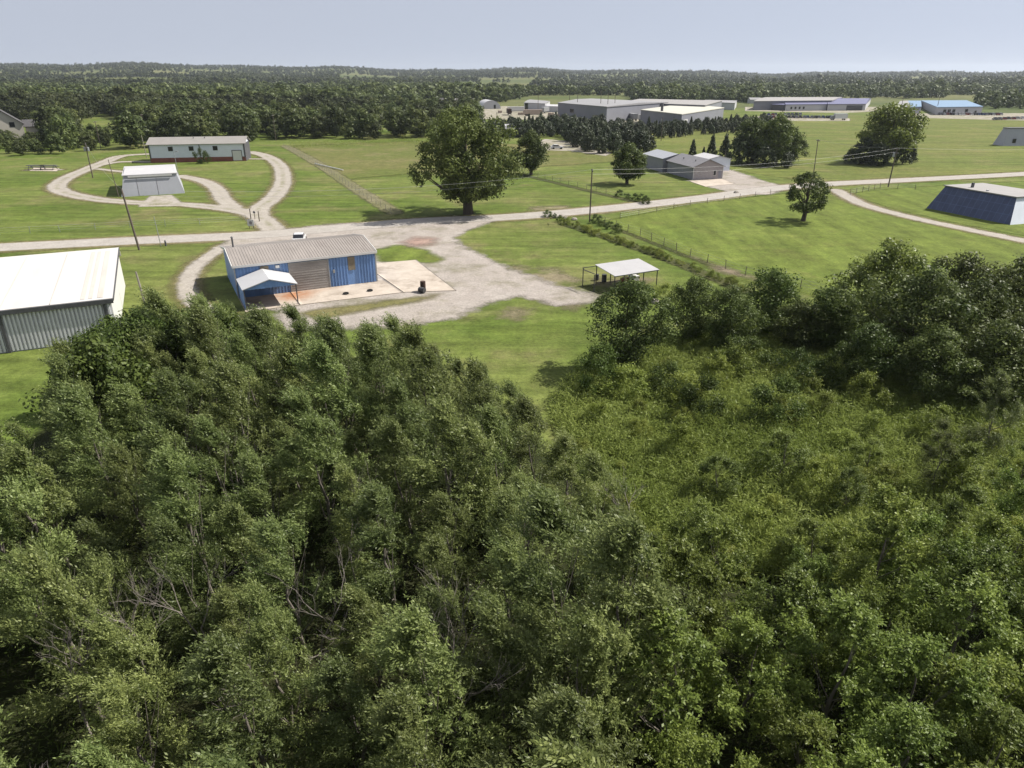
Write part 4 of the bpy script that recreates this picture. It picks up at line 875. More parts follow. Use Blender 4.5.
# juniper belt before the warehouses
belt = PP([(480, 141), (480, 131), (560, 127), (640, 129), (700, 127), (765, 123), (775, 130), (690, 137), (640, 140), (655, 152), (600, 155), (585, 151), (555, 137)])
for x, y in scatter(belt, 4.4, rng, 9000, 260):
    if -0.035 < x/(0.916*y+10) < 0.025 and y < 300: continue   # open in front of the white roof
    k = 'juniper' if (rr.random() < 0.3) else 'mound'
    plant(k, x, y, rr.uniform(4.5, 7.5) if x < 45 else rr.uniform(3.6, 5.6), None, 'dark juniper in the belt between the lawns and the warehouses', 'tree', 'junipers of the belt before the warehouses', 'juniper_tree', rnd=rr)
# small trees in the wood behind the long building: the near ones one by one
def far_tree(x, y, h, sx, lab, grp, z=0.0, key='farbroad', nm='tree'):
    cm, tm, H = PROTO[key][rr.randrange(len(PROTO[key]))]
    o = bpy.data.objects.new(nm, cm); COL.objects.link(o); o.location = (x, y, z); o.rotation_euler.z = rr.uniform(0, 6.28); k = h/H
    o.scale = (k*sx, k*sx, k); return tag(o, lab, 'tree', grp)
wood = PP([(-420, 162), (0, 157.5), (90, 153), (150, 149), (250, 141), (300, 139), (390, 139.5), (470, 137), (478, 128), (480, 118), (440, 112), (300, 110), (-200, 108)])
wp = scatter(wood, 6.6, rng, 26000, 1400); wp = wp[np.argsort(np.hypot(wp[:, 0], wp[:, 1]))]
clear = [PP([(80, 127), (92, 116), (108, 114), (114, 124), (108, 130)]), PP([(-60, 139), (-60, 122), (20, 122), (45, 125), (40, 139)])]
wp = [p for p in wp if not any(inside(p[0], p[1], c) for c in clear)]
BARNS = [(P(a, b).x, P(a, b).y) for a, b in [(280, 107), (118, 104), (428, 104), (408, 105.5), (455, 104.5), (101, 121), (345, 101), (225, 99)]]
def open_view(x, y):
    return any(abs(x/y-bx/by) < 9.0/by+0.006 and by-110 < y < by+14 for bx, by in BARNS)
def glade(x, y):
    return y > 345 and math.sin(x/47+1.3*math.sin(y/61))*math.sin(y/39+1.1*math.sin(x/58+2)) > 0.62
wp = [p for p in wp if not open_view(p[0], p[1]) and not glade(p[0], p[1])]
vis = [p for p in wp if abs(p[0]) < 0.76*(0.916*p[1]+10)]
print('wood', len(wp), len(vis))
near_wood = vis[:280]; nearset = {tuple(p) for p in near_wood}
for x, y in near_wood:
    hh = rr.uniform(5.5, 13.5)
    if -0.80 < x/y < -0.62 and y < 342: hh = min(hh, 4.6)      # lower growth before the house
    if -0.585 < x/y < -0.51 and y < 400: hh = min(hh, 5.5)
    far_tree(x, y, hh, rr.uniform(0.75, 1.3), 'leafy tree in the front of the wood beyond the long pale building', 'trees in the front of the far wood')
# ---- far wood as one mass
def mass(name, pts, keys, hr, seed, fol='fol_far', ncl=26, n_tw=3, ll=2.2, lw=1.5, label=None):
    rg = np.random.default_rng(seed); base = []
    for s in range(8):
        V, Fq, t, cc = ball_data(np.random.default_rng(900+seed*20+s), 10, 0.2, 4.8, ncl, n_tw, 1.7 if ncl > 10 else 2.2, ll, lw, 'round' if s % 2 else 'dome', rough=0.22)
        base.append((V, Fq, t))
    VV, FF, TT = [], [], []; o = 0
    for (x, y, z) in pts:
        V, Fq, t = base[rg.integers(8)]; stand = 0.5+0.5*math.sin(x/83+1.7*math.sin(y/140))*math.sin(y/71+0.6+1.2*math.sin(x/120)); h = (hr[0]+(hr[1]-hr[0])*(0.6*stand+0.4*rg.uniform()))*(1.35 if rg.uniform() < 0.07 else 1)/10; sx = h*rg.uniform(0.9, 1.35); a = rg.uniform(0, 6.28)
        c, s = math.cos(a)*sx, math.sin(a)*sx
        W = np.stack([V[:, 0]*c-V[:, 1]*s+x, V[:, 0]*s+V[:, 1]*c+y, V[:, 2]*h+z], -1)
        VV.append(W); FF.append(Fq+o); TT.append(np.clip(t*0.55+0.3*stand+rg.uniform(-0.12, 0.3), 0, 1)); o += len(V)
    me = np_mesh(name, np.concatenate(VV), np.concatenate(FF), np.concatenate(TT), (fol,))
    ob = bpy.data.objects.new(name, me); COL.objects.link(ob); return tag(ob, label, 'wood', None, 'stuff')
rest = [(p[0], p[1], 0.0) for p in wp if tuple(p) not in nearset]
mass('far_wood', rest, None, (6, 14), 1, ncl=24, n_tw=38, ll=1.0, lw=0.7, label='dense green wood filling the left middle distance')
# beyond: rows of woods and hedges out to the ridge
FIELDS = [PP(q) for q in [[(380, 112), (440, 104), (520, 102), (640, 102), (760, 104), (1200, 106), (1200, 130), (700, 130), (440, 124)], [(505, 103), (530, 95.5), (625, 95.5), (640, 103)], [(740, 107), (760, 98.5), (860, 97.5), (1000, 96.5), (1100, 104), (1000, 125), (740, 124)],
          [(930, 104), (940, 95.5), (1120, 94.5), (1120, 106)], [(5, 87.6), (60, 87), (180, 86.6), (190, 84.4), (120, 84.2), (20, 84.8)], [(152, 83), (190, 83), (192, 81.3), (155, 81.3)], [(440, 88.5), (530, 88), (550, 84.5), (460, 84)], [(840, 96), (850, 93), (915, 93), (915, 98)], [(840, 84), (1080, 82.5), (1080, 84.5), (850, 85.3)], [(575, 92), (660, 91.5), (665, 88), (590, 88)], [(235, 90), (320, 89.5), (330, 86), (245, 86)], [(330, 95), (385, 94.5), (395, 91), (340, 91)], [(60, 96), (110, 95.5), (118, 92), (70, 92)], [(690, 88), (740, 87.5), (745, 85.5), (700, 86)], [(330, 83.5), (400, 83.5), (400, 81), (340, 81)]]]
rg = np.random.default_rng(77); pts = []
N = 60000
dd = np.exp(rg.uniform(math.log(560), math.log(6800), N)); aa = rg.uniform(-0.72, 0.72, N)
X = dd*np.sin(aa); Y = dd*np.cos(aa)
keep = np.ones(N, bool)
for f in FIELDS: keep &= ~(poly_sd(X, Y, [tuple(p) for p in f]) > 0)
keep &= ~(poly_sd(X, Y, [tuple(p) for p in wood]) > -5)
dens = 0.5+0.5*np.sin(X/260+1.3*np.sin(Y/500))*np.sin(Y/330+1.1*np.sin(X/410)+0.7)+0.25*np.sin(X/97+Y/133)
right = np.clip(aa*0.9+0.15, 0, 0.5)
keep &= dens > (0.14+right*0.3+0.1*np.clip((dd-1500)/1500, 0, 1)-0.5*np.clip((dd-3300)/900, 0, 1)+0.2*np.sin(aa*23+1)*np.clip((dd-3300)/900, 0, 1))
keep &= rg.uniform(0, 1, N) < 0.7
X, Y = X[keep], Y[keep]
for q in [[(735, 99.2), (925, 98.2), (930, 93), (740, 93)], [(972, 109), (1100, 109), (1100, 103), (985, 103)], [(905, 99), (945, 98), (945, 95), (905, 95)], [(430, 103), (505, 101), (505, 96), (430, 96)]]:   # belts the photo shows without gaps
    bp = scatter(PP(q), 11, rg, 4000, 420); X = np.concatenate([X, bp[:, 0]]); Y = np.concatenate([Y, bp[:, 1]])
dd = np.hypot(X, Y); Z = np.where(dd > 900, hills(X, Y), 0)-0.3
near = dd < 1500; print('far', near.sum(), (~near).sum())
mass('far_wood', list(zip(X[near], Y[near], Z[near]))[-4900:], None, (6, 15), 2, ncl=13, n_tw=14, ll=1.9, lw=1.4, label='woods and hedges stretching behind the industrial buildings')
mass('far_wood', list(zip(X[~near], Y[~near], Z[~near]))[:13000], None, (8, 16), 3, ncl=6, n_tw=6, ll=4.0, lw=3.0, label='hazy woods on the ridge along the horizon')
# weeds as ground cover
def weeds(name, poly, n_t, seed, hr, label, fol='fol_weed', per=9):
    rg = np.random.default_rng(seed); poly = [tuple(p) for p in poly]; A = np.array(poly)
    C = rg.uniform(A.min(0), A.max(0), (n_t*3, 2)); sdv = poly_sd(C[:, 0], C[:, 1], poly)
    keep = sdv > rg.uniform(-0.3, 1.0, len(C)); C = C[keep][:n_t]
    n = len(C); h = rg.uniform(*hr, n)*(0.55+0.75*(0.5+0.5*np.sin(C[:, 0]*0.55+1.2*np.sin(C[:, 1]*0.31))*np.sin(C[:, 1]*0.47+C[:, 0]*0.12)))
    i_ = np.repeat(np.arange(n), per); K = len(i_)
    base = np.zeros((K, 3)); base[:, :2] = C[i_]+rg.normal(0, 0.24, (K, 2)); base[:, 2] = rg.uniform(0, 0.85, K)*h[i_]
    Ax = unit(np.stack([rg.normal(-0.15, 0.75, K), rg.normal(0, 0.75, K), rg.uniform(-0.1, 1.1, K)], -1))
    Bx = unit(np.cross(Ax, rg.normal(0, 1, (K, 3))))
    V, Fq = quads(base, Ax, Bx, np.where(rg.uniform(0, 1, K) < 0.35, rg.uniform(0.35, 0.6, K), rg.uniform(0.12, 0.28, K)), rg.uniform(0.04, 0.1, K))
    big = 0.5+0.5*np.sin(C[:, 0]*0.21+0.8)*np.sin(C[:, 1]*0.27+C[:, 0]*0.09)
    tint = np.clip(0.5*big[i_]+0.25*rg.uniform(0, 1, n)[i_]+0.3*rg.uniform(0, 1, K), 0, 1)
    me = np_mesh(name, V, Fq, tint, (fol,)); ob = bpy.data.objects.new(name, me); COL.objects.link(ob)
    return tag(ob, label, 'weeds', None, 'stuff')
weeds('weeds', PP([(550, 405), (575, 374), (640, 342), (760, 322), (850, 322), (1100, 352), (1250, 500), (1100, 565), (820, 590), (640, 580), (565, 462)]), 27000, 21, (0.35, 1.4), 'tall yellow green weeds covering the clearing right of centre', per=19)
weeds('undergrowth', PP([(-200, 1400), (-200, 520), (20, 470), (110, 385), (240, 352), (420, 372), (560, 470), (640, 560), (900, 580), (1250, 540), (1400, 1400)]), 9000, 22, (0.5, 1.3), 'dark undergrowth on the floor of the foreground thicket', 'fol_dark', 7)
weeds('ditch_weeds', PP([(286, 143), (430, 139), (480, 141), (430, 145), (290, 149)]), 2500, 23, (0.6, 1.4), 'pale rough grass along the edge of the far wood', 'fol_weed', 6)

# dead bare saplings in the thicket
def dead_tree(x, y, h, lab, seed):
    rg = random.Random(seed); m = MB()
    def grow(p, d, l, r, dep):
        q = p+d*l; m.tube([p, p.lerp(q, 0.5)+Vector((rg.uniform(-1, 1), rg.uniform(-1, 1), 0))*l*0.06, q], [r, r*0.8, r*0.55], 5, cap=False)
        if dep:
            for k in range(rg.choice((2, 3))):
                nd = (d+Vector((rg.uniform(-1, 1), rg.uniform(-1, 1), rg.uniform(-0.2, 0.7)))*0.7).normalized(); grow(q if k else p.lerp(q, 0.7), nd, l*rg.uniform(0.55, 0.8), r*0.55, dep-1)
    grow(Vector((0, 0, -0.1)), Vector((rg.uniform(-.2, .2), rg.uniform(-.2, .2), 1)).normalized(), h*0.38, 0.07, 5)
    o = m.build('dead_tree', 'dead'); o.location = (x, y, 0); tag(o, lab, 'tree', 'dead trees of the thicket')
for k, (px, py, h) in enumerate([(125, 590, 7), (215, 665, 7), (440, 610, 7), (225, 460, 7), (20, 760, 6), (60, 640, 7), (300, 600, 7), (640, 470, 5), (190, 570, 7), (350, 520, 7), (455, 660, 6.5)]):
    p = P(px, py, 5.5); dead_tree(p.x, p.y, h, 'bare grey dead sapling poking out between the thicket willows', 50+k)

# ------------------------------------------------------------------ poles and wires
def pole(px, py, h, label, r=0.14, arm=0, trans=0, lean=(0, 0), mat='wood_pole', lamp=False, group=None):
    p = P(px, py); e = empty('utility_pole' if not lamp else 'lamp_post', (p.x, p.y, 0), 0, label, 'pole', group)
    top = Vector((lean[0], lean[1], h))
    MB().tube([(0, 0, -0.3), top*0.5, top], [r, r*0.88, r*0.75], 8).build('post', mat, e)
    an = R(20)
    for k in range(arm):
        z = h-0.3-k*0.9; t = top*(z/h); dx, dy = math.cos(an+R(70))*1.2, math.sin(an+R(70))*1.2
        m = MB(); m.tube([(t.x-dx, t.y-dy, z), (t.x+dx, t.y+dy, z)], 0.08, 4); ao = m.build('crossarm', mat, e)
        m = MB()
        for s in (-0.95, -0.4, 0.4, 0.95): m.tube([(t.x+dx*s, t.y+dy*s, z+0.05), (t.x+dx*s, t.y+dy*s, z+0.25)], 0.05, 5)
        m.build('insulator', 'steel', ao)
    for k in range(trans):
        s = 1 if k else -1; z = h-1.5; t = top*(z/h); m = MB()
        m.tube([(t.x+0.45*s, t.y, z-0.55), (t.x+0.45*s, t.y, z+0.35)], 0.26, 10); m.tube([(t.x+0.45*s, t.y, z+0.35), (t.x+0.45*s, t.y, z+0.45)], [0.26, 0.1], 10); m.build('transformer', 'steel', e)
    if lamp:
        m = MB(); m.tube([(top.x, top.y, h-0.1), (top.x+0.9, top.y-0.3, h+0.15)], 0.05, 5); m.box(top.x+0.7, top.x+1.25, top.y-0.5, top.y-0.15, h+0.02, h+0.2); m.build('lamp', 'steel', e)
    return e, Vector((p.x, p.y, 0))+top
_, t1 = pole(139.5, 250, 9.2, 'leaning dark power pole beside the road at left', 0.17, 0, 0, (-0.9, 0.2))
_, t2 = pole(589.5, 222, 9.4, 'wooden power pole at the ditch beside the road in the middle', 0.14, 1, 0, (0.1, 0.2))
_, t3 = pole(888, 187, 9.0, 'power pole with two crossarms at the road bend on the right', 0.16, 2, 1, (0.3, 0))
_, t4 = pole(813, 178, 9.6, 'thin bare pole between the small pasture tree and the dark clump', 0.12, 1, 0, (-0.3, 0))
_, t5 = pole(93, 178, 8.8, 'dark pole with two transformers beside the looping drive', 0.15, 0, 2)
pole(119, 197, 8.0, 'thin leaning pole at the left of the flared grey shed', 0.09, 0, 0, (-0.6, 0))
pole(179, 177, 6.4, 'slim lamp pole right of the flared grey shed', 0.07, 0, 0, (-0.2, 0), 'steel', True)
pole(161, 246, 4.6, 'short thin post by the road near the leaning power pole', 0.06, 0, 0, (-0.2, 0), 'steel')
pole(146, 307, 4.2, 'pale leaning wooden post on the lawn beside the white roofed building', 0.13, 0, 0, (-0.3, 0), 'wood_pale')
pole(147, 158, 7.0, 'bare pole at the left end of the long pale building', 0.11, 0, 0, (-0.4, 0), 'wood_pale')
pole(101, 149, 9.5, 'pole against the wood left of the looping drive', 0.12, 1, 0)
pole(146, 138, 9.5, 'tall pole rising out of the wood behind the long pale building', 0.12, 1, 0)
pole(242, 139, 5.5, 'pale post behind the right end of the long pale building', 0.13, 0, 0, (0, 0), 'wood_pale')
pole(276, 141, 10, 'power pole at the wood edge above the gravel loop', 0.13, 1, 0)
pole(497, 133, 9, 'pole beside the bright white roof among the junipers', 0.13, 0, 0)
pole(661, 141, 9.5, 'power pole standing in front of the juniper belt', 0.14, 1, 1)
pole(724, 166, 4.5, 'short pole beside the junipers near the grey gabled building', 0.1, 0, 0)
for px, py, h in [(600, 119, 16), (607, 120, 15), (614, 119, 14), (577, 117, 13), (569, 114, 12), (680, 112, 12), (900, 114, 11), (936, 113.5, 11), (538, 112, 12)]:
    pole(px, py, h, 'slender dark mast in the industrial yard', 0.2, 0, 0, (0, 0), 'wood_pole', False, 'masts in the industrial yard')
def wire(a, b, sag, label, off=(0, 0, 0)):
    a = Vector(a)+Vector(off); b = Vector(b)+Vector(off); n = 24
    pts = [a.lerp(b, k/n)-Vector((0, 0, sag*4*(k/n)*(1-k/n))) for k in range(n+1)]
    o = MB().tube(pts, 0.012, 4).build('power_line', 'wire'); tag(o, label, 'wire', 'power lines along the road')
for dz, l in ((-0.1, 'uppermost'), (-0.9, 'lower')):
    wire(t1, t2, 1.6, l+' power line hanging between the left and middle road poles', (0, 0, dz))
    wire(t2, t3, 1.2, l+' power line hanging between the middle and right road poles', (0, 0, dz))
wire(t3, t4, 0.6, 'power line from the road bend pole to the thin bare pole')
wire(t3, t3+Vector((95, 20, 0)), 1.2, 'power line leaving the road bend pole to the right')
wire(t5, t1, 1.2, 'power line from the transformer pole to the leaning road pole')

# ------------------------------------------------------------------ fences
def fence(pts, step, h, label, rails=3, r=0.05, mat='wood_pale', wr=0.012):
    pts = [Vector((p.x, p.y, 0)) for p in pts]; o = pts[0]; e = empty('fence', o, 0, label, 'fence')
    path = []; 
    for a, b in zip(pts[:-1], pts[1:]):
        n = max(1, int((b-a).length/step))
        path += [a.lerp(b, k/n) for k in range(n)]
    path.append(pts[-1]); path = path[:100]
    pm = MB().tube([(0, 0, -0.2), (0, 0, h)], [r, r*0.9], 6).build('post', mat, e)
    for p in path[1:]:
        c = pm.copy(); COL.objects.link(c); c.parent = e; c.location = p-o; c.rotation_euler = (rr.uniform(-.06, .06), rr.uniform(-.06, .06), 0)
    for k in range(rails):
        MB().tube([p-o+Vector((0, 0, h*(0.35+0.6*k/max(1, rails-1)))) for p in path], wr, 4).build('fence_wire', 'wire', e)
fence(PP([(594, 221), (640, 236), (690, 257), (745, 276), (800, 289), (860, 303), (960, 325), (1040, 345)]), 3.4, 1.3, 'wire fence with thin posts along the lower edge of the pasture', 3, 0.05, 'wood_pole')
fence(PP([(-60, 238), (0, 235), (60, 232), (130, 228), (200, 225), (246, 222)]), 4.5, 1.2, 'low wire fence on the verge left of the road sign', 3, 0.045, 'steel')
fence(PP([(620, 219), (690, 206), (770, 195), (826, 192)]), 4.5, 1.2, 'roadside wire fence along the top of the pasture', 3, 0.05, 'wood_pole')
fence(PP([(850, 195), (880, 188.5), (915, 190)]), 3.0, 1.3, 'short wire fence under the road bend power pole', 3, 0.06, 'wood_pole')
fence(PP([(284, 147), (318, 166), (352, 189), (391, 214)]), 3.6, 1.3, 'wire fence along the grassy track left of the huge tree', 3, 0.05, 'wood_pale')
fence(PP([(518, 172), (560, 183), (606, 194), (640, 202)]), 4.0, 1.2, 'wire fence along the dark ditch left of the round lawn tree', 3, 0.05, 'wood_pole')
p = P(330, 168); e = MB().tube([P(315, 163.5, 0.3), P(343, 170, 0.3)], 0.15, 8).build('pipe', 'white_trim'); tag(e, 'long white pipe lying in the grass beside the track', 'pipe')

# ------------------------------------------------------------------ vehicles
def car(px, py, rz, paint, label, name='parked_car', pickup=False, xy=None):
    p = Vector((*xy, 0)) if xy else P(px, py); e = empty(name, (p.x, p.y, 0), rz, label, 'car')
    sideb = [(-2.25, 0.35), (2.25, 0.35), (2.25, 0.75), (1.9, 0.88), (0.95, 0.98), (-2.1, 1.02), (-2.28, 0.8)]
    b = MB(); b.hexa([(x, -0.88, z) for x, z in sideb], [(x, 0.88, z) for x, z in sideb]); b.build('body', paint, e)
    cab = [(-1.9 if not pickup else -0.6, 0.985), (0.95, 0.985), (0.3, 1.46), (-1.3 if not pickup else -0.45, 1.5)]
    b = MB(); b.hexa([(x, -0.78, z) for x, z in cab], [(x, 0.78, z) for x, z in cab]); b.build('windows', 'window', e)
    b = MB(); x0 = -1.25 if not pickup else -0.42; b.hexa([(x0, -0.72, 1.48), (0.28, -0.72, 1.47), (0.28, 0.72, 1.47), (x0, 0.72, 1.48)], [(x0+0.05, -0.66, 1.55), (0.22, -0.66, 1.54), (0.22, 0.66, 1.54), (x0+0.05, 0.66, 1.55)]); b.build('roof', paint, e)
    for sx in (-1.4, 1.4):
        for sy in (-0.85, 0.85):
            b = MB(); b.tube([(sx, sy-0.1, 0.34), (sx, sy+0.1, 0.34)], 0.34, 12); b.build('wheel', 'tyre', e)
    return e
bl = Vector((math.cos(R(26.5)), math.sin(R(26.5)), 0)); nl = Vector((-bl.y, bl.x, 0)); o_ = Vector((-33.1, 83, 0))
q = o_+bl*13+nl*29
car(0, 0, R(100), 'car_white', 'white car showing over the ridge of the blue workshop', xy=(q.x, q.y))
car(557, 149, R(5), 'car_white', 'white car parked on the pale gravel drive beyond the lawn')
CM = {}
def small_car(paint):
    b = MB(); sb = [(-2.25, 0.3), (2.25, 0.3), (2.25, 0.8), (0.95, 0.98), (-2.2, 1.02)]
    b.hexa([(x, -0.9, z) for x, z in sb], [(x, 0.9, z) for x, z in sb], 0)
    cb = [(-1.9, 0.985), (0.95, 0.985), (0.3, 1.5), (-1.4, 1.52)]; b.hexa([(x, -0.78, z) for x, z in cb], [(x, 0.78, z) for x, z in cb], 1)
    b.hexa([(-1.35, -0.74, 1.525), (0.27, -0.74, 1.51), (0.27, 0.74, 1.51), (-1.35, 0.74, 1.525)], [(-1.3, -0.7, 1.6), (0.22, -0.7, 1.59), (0.22, 0.7, 1.59), (-1.3, 0.7, 1.6)], 0)
    for sx in (-1.4, 1.4):
        for sy in (-0.86, 0.86): b.tube([(sx, sy-0.1, 0.34), (sx, sy+0.1, 0.34)], 0.34, 8, 2)
    o = b.build('parked_car', ['car_'+paint, 'window', 'tyre']); me = o.data; bpy.data.objects.remove(o); return me
for k in ('white', 'black', 'grey', 'red', 'blue', 'silver'): CM[k] = small_car(k)
def row(p0, p1, n, where, grp, rz):
    for k in range(n):
        q = P(p0[0]+(p1[0]-p0[0])*k/(n-1), p0[1]+(p1[1]-p0[1])*k/(n-1)); c = rr.choice(['white', 'black', 'black', 'grey', 'silver', 'red', 'blue', 'white'])
        o = bpy.data.objects.new('parked_car', CM[c]); COL.objects.link(o); o.location = (q.x+rr.uniform(-.4, .4), q.y+rr.uniform(-.8, .8), 0.05); o.rotation_euler.z = rz+rr.uniform(-.05, .05)
        tag(o, 'tiny %s car parked %s' % (c, where), 'car', grp)
row((939, 115.0), (1000, 115.3), 17, 'in the row before the light blue roofed office', 'cars before the light blue roofed office', R(88))
row((994, 120), (1040, 118.5), 11, 'in the lot at the right margin', 'cars in the lot at the right margin', R(75))
row((799, 108.8), (848, 108.5), 15, 'in front of the slate blue roofed plant', 'cars in front of the slate blue roofed plant', R(92))
row((766, 118), (830, 118.3), 18, 'in the lot below the slate blue roofed plant', 'cars in the lot below the plant', R(80))
row((768, 115.6), (800, 115.2), 9, 'in the back row of the lot below the plant', 'cars in the lot below the plant', R(80))
p = P(838, 120.2); e = empty('box_truck', (p.x, p.y, 0.05), R(185), 'white box truck at the right end of the parking lot', 'truck')
part(e, 'cargo_box', 'car_white', -5, 2.6, -1.2, 1.2, 0.9, 3.6)
m = MB(); pf = [(2.65, 0.6), (4.8, 0.6), (4.8, 1.5), (4.2, 2.5), (2.65, 2.6)]; m.hexa([(x, -1.05, z) for x, z in pf], [(x, 1.05, z) for x, z in pf]); cbx = m.build('cab', 'car_grey', e)
for sx in (-3.4, 3.6):
    for sy in (-1.05, 1.05): MB().tube([(sx, sy-0.12, 0.45), (sx, sy+0.12, 0.45)], 0.45, 10).build('wheel', 'tyre', e)

def trailer(px, py, rz, mat, lab):
    p = P(px, py); e = empty('cargo_trailer', (p.x, p.y, 0.04), R(rz), lab, 'trailer', 'trailers in the industrial yard')
    part(e, 'box', mat, -6, 6, -1.25, 1.25, 1.1, 3.9); part(e, 'chassis', 'dark_steel', -5.8, 5.8, -0.5, 0.5, 0.75, 1.09)
    for sx in (-4.6, -3.5):
        for sy in (-1.0, 1.0): MB().tube([(sx, sy-0.15, 0.5), (sx, sy+0.15, 0.5)], 0.5, 10).build('wheel', 'tyre', e)
for px, py, rz, mt, lab in [(516, 112.5, 10, 'white_trim', 'white cargo trailer at the left of the industrial yard'), (509, 115, 95, 'rusty', 'brown cargo trailer parked crosswise left of the industrial yard'), (533, 116, 5, 'bare_timber', 'tan cargo trailer by the small white warehouse'), (545, 113, 70, 'steel', 'grey cargo trailer between the small white warehouse and the big end wall'),
                            (622, 119, 40, 'white_trim', 'white cargo trailer before the low warehouse extension'), (632, 120.5, 100, 'steel', 'grey cargo trailer beside the cream roofed warehouse corner'), (648, 121.5, 15, 'white_trim', 'white cargo trailer along the cream roofed warehouse wall')]:
    trailer(px, py, rz, mt, lab)
for k, (px, py) in enumerate([(521, 115), (526, 113.5), (539, 114.5), (551, 115.5), (557, 117), (638, 118.5), (614, 120.5), (500, 113)]):
    p = P(px, py); e = empty('timber_stack', (p.x, p.y, 0.04), k*0.7, 'low stack of pale boards lying in the industrial yard', 'stack', 'board stacks in the industrial yard')
    for j in range(3): part(e, 'board_layer', 'bare_timber', -2.2+0.1*j, 2.2-0.05*j, -1.1, 1.1, 0.15+j*0.52, 0.62+j*0.52)
# ------------------------------------------------------------------ small things
def drum(px, py, r, h, mat, label, tip=False, name='barrel'):
    p = P(px, py, 0.1); m = MB()
    m.tube([(0, 0, 0), (0, 0, h*0.33), (0, 0, h*0.34), (0, 0, h*0.36), (0, 0, h*0.66), (0, 0, h*0.67), (0, 0, h*0.69), (0, 0, h)], [r, r, r*1.06, r, r, r*1.06, r, r], 14)
    o = m.build(name, mat); o.location = (p.x, p.y, 0.105); tag(o, label, 'barrel')
    if tip: o.rotation_euler = (R(90), 0, R(60)); o.location.z = 0.1+r
drum(423.2, 291, 0.34, 1.25, 'rusty', 'upright rusty black barrel at the corner of the concrete slab')
drum(419.5, 292, 0.33, 0.8, 'dark_steel', 'black barrel lying next to the upright one on the slab', True)
drum(604, 281.5, 0.32, 0.95, 'dark_steel', 'dark drum standing under the open shelter')
drum(597, 279.5, 0.25, 0.7, 'dark_steel', 'smaller dark drum at the left end of the open shelter')
for px, py, lab in [(346, 294, 'dark tyre lying on the concrete in front of the blue workshop'), (370, 291, 'dark tyre on the slab near its right joint')]:
    p = P(px, py, 0.1); m = MB(); n = 16
    ringp = [(0.28*math.cos(6.283*k/n), 0.28*math.sin(6.283*k/n), 0.1) for k in range(n+1)]; m.tube(ringp, 0.1, 7, cap=False); o = m.build('tyre', 'tyre'); o.location = (p.x, p.y, 0.1); tag(o, lab, 'tyre')
# mower under the shelter
p = P(628, 284); e = empty('riding_mower', (p.x, p.y, 0), R(205), 'red and white riding mower parked under the open shelter', 'mower')
m = MB(); pf = [(0.1, 0.45), (1.0, 0.45), (1.05, 0.85), (0.15, 0.98)]; m.hexa([(x, -0.32, z) for x, z in pf], [(x, 0.32, z) for x, z in pf]); m.build('hood', 'red_paint', e)
part(e, 'deck', 'red_paint', -0.75, 0.1, -0.55, 0.55, 0.25, 0.45); part(e, 'seat', 'white_trim', -0.6, -0.1, -0.25, 0.25, 0.55, 0.7); part(e, 'seat_back', 'white_trim', -0.7, -0.58, -0.25, 0.25, 0.66, 1.1)
MB().tube([(0.0, 0, 0.8), (-0.15, 0, 1.15)], 0.03, 6).build('steering_column', 'dark_steel', e)
for x, y, r in ((-0.45, -0.5, 0.32), (-0.45, 0.5, 0.32), (0.8, -0.42, 0.2), (0.8, 0.42, 0.2)): MB().tube([(x, y-0.1, r), (x, y+0.1, r)], r, 12).build('wheel', 'tyre', e)
p = P(634, 283); m = MB(); m.box(-0.6, 0.6, -0.4, 0.4, 0, 0.75); m.box(-0.64, 0.64, -0.44, 0.44, 0.755, 0.83); o = m.build('chest', 'white_trim'); o.location = (p.x, p.y+0.6, 0); o.rotation_euler.z = R(28); tag(o, 'white chest standing at the back of the open shelter', 'chest')
# picnic tables
for px, py, lab in [(37, 169.8, 'left dark picnic table on the pale pad in the lawn'), (49, 169.8, 'right dark picnic table on the pale pad in the lawn')]:
    p = P(px, py); e = empty('picnic_table', (p.x, p.y, 0.08), R(4), lab, 'table'); e.scale = (1.7, 1.5, 1.5)
    part(e, 'tabletop', 'grey_dark', -1.4, 1.4, -0.45, 0.45, 0.72, 0.8)
    for y in (-0.85, 0.85): part(e, 'bench', 'grey_dark', -1.4, 1.4, y-0.15, y+0.15, 0.42, 0.48)
    for x in (-1.0, 1.0):
        m = MB(); m.tube([(x, -0.85, 0), (x, -0.3, 0.72)], 0.06, 4); m.tube([(x, 0.85, 0), (x, 0.3, 0.72)], 0.06, 4); m.tube([(x, -0.85, 0.4), (x, 0.85, 0.4)], 0.05, 4); m.build('leg', 'grey_dark', e)
# road sign and posts by the loop entrance
p = P(251.5, 228.5); e = empty('road_sign', (p.x, p.y, 0), R(-8), 'square white sign with a grey round mark at the drive entrance', 'sign')
part(e, 'board', 'white_trim', -0.62, 0.62, -0.04, 0.02, 0.45, 1.55)
m = MB(); m.tube([(0, -0.06, 1.0), (0, -0.045, 1.0)], 0.28, 18); m.build('emblem', 'sign_grey', e)
for x in (-0.4, 0.4): part(e, 'post', 'wood_pole', x-0.05, x+0.05, 0.025, 0.1, 0, 1.5)
for px, py, lab in [(251, 219, 'left gate post at the drive entrance'), (259.5, 221.5, 'right gate post at the drive entrance')]:
    p = P(px, py); o = MB().tube([(0, 0, -0.2), (0, 0, 1.9)], [0.09, 0.08], 8).build('gate_post', 'wood_pole'); o.location = (p.x, p.y, 0); tag(o, lab, 'post')
p = P(255, 219); e = empty('mailbox', (p.x, p.y, 0), R(30), 'dark mailbox on a post between the gate posts', 'mailbox'); part(e, 'post', 'wood_pole', -0.05, 0.05, -0.05, 0.05, 0, 1.1); m = MB()
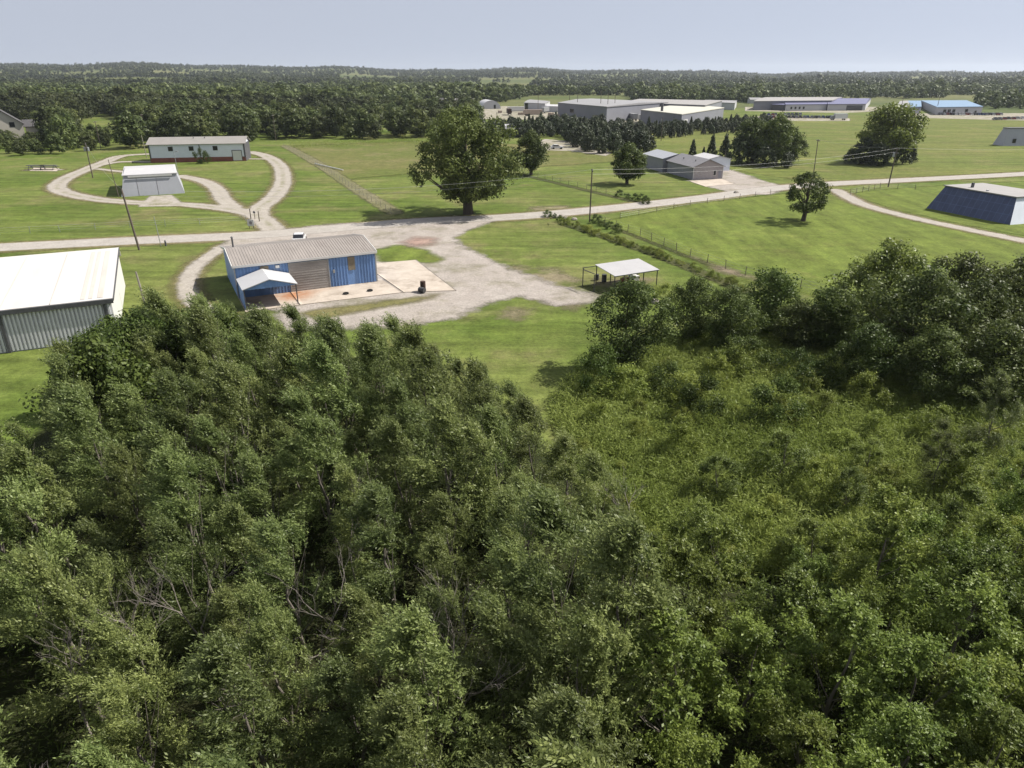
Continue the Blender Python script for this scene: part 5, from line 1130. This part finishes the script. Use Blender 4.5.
arc = [(-0.16, 1.1), (0.16, 1.1), (0.16, 1.3)]+[(0.16*math.cos(t), 1.3+0.16*math.sin(t)) for t in (0.6, 1.2, 1.9, 2.5)]+[(-0.16, 1.3)]
m.hexa([(x, -0.3, z) for x, z in arc], [(x, 0.3, z) for x, z in arc]); m.build('box', 'grey_dark', e)
p = P(166, 246); o = MB().tube([(0, 0, 0), (0, 0, 0.7), (0, 0, 0.95)], [0.14, 0.14, 0.06], 10).build('hydrant', 'grey_dark'); o.location = (p.x, p.y, 0); tag(o, 'short dark hydrant on the verge by the leaning pole', 'hydrant')
# rocks by the culvert
for k, (px, py) in enumerate([(551, 216.5), (556, 218), (561, 217), (566, 219), (574, 220), (736, 193), (655, 303)]):
    rg2 = random.Random(k); p = P(px, py); m = MB(); n = 8
    rings = [[(rg2.uniform(.75, 1.1)*rad_*math.cos(6.283*j/n), rg2.uniform(.75, 1.1)*rad_*math.sin(6.283*j/n), z) for j in range(n)] for rad_, z in ((0.6, -0.05), (0.62, 0.2), (0.35, 0.45))]
    m.hexa(rings[0], rings[1]); m.hexa([(x, y, z+0.002) for x, y, z in rings[1]], rings[2]); o = m.build('rock', 'wood_pale'); o.location = (p.x, p.y, 0); o.rotation_euler.z = k
    tag(o, 'pale rock lying by the culvert at the road edge' if k < 5 else ('dark stone at the gravel edge near the grey gabled building' if k == 5 else 'stone lying in the grass by the weedy bush near the shelter'), 'rock', 'rocks by the culvert' if k < 5 else None)

# ------------------------------------------------------------------ haze
m = MB(); m.box(-7600, 7600, -300, 9800, -2, 130)
hz = m.build('haze', 'white_trim'); hz['kind'] = 'stuff'; hz['label'] = 'thin pale summer haze over the land'
hm = bpy.data.materials.new('haze_air'); hm.use_nodes = True; n = hm.node_tree.nodes; l = hm.node_tree.links; n.clear()
out = n.new('ShaderNodeOutputMaterial'); pv = n.new('ShaderNodeVolumePrincipled')
pv.inputs['Color'].default_value = (0.80, 0.87, 0.97, 1); pv.inputs['Density'].default_value = 0.000065; pv.inputs['Anisotropy'].default_value = 0.3
l.new(pv.outputs[0], out.inputs['Volume']); hz.data.materials.clear(); hz.data.materials.append(hm)
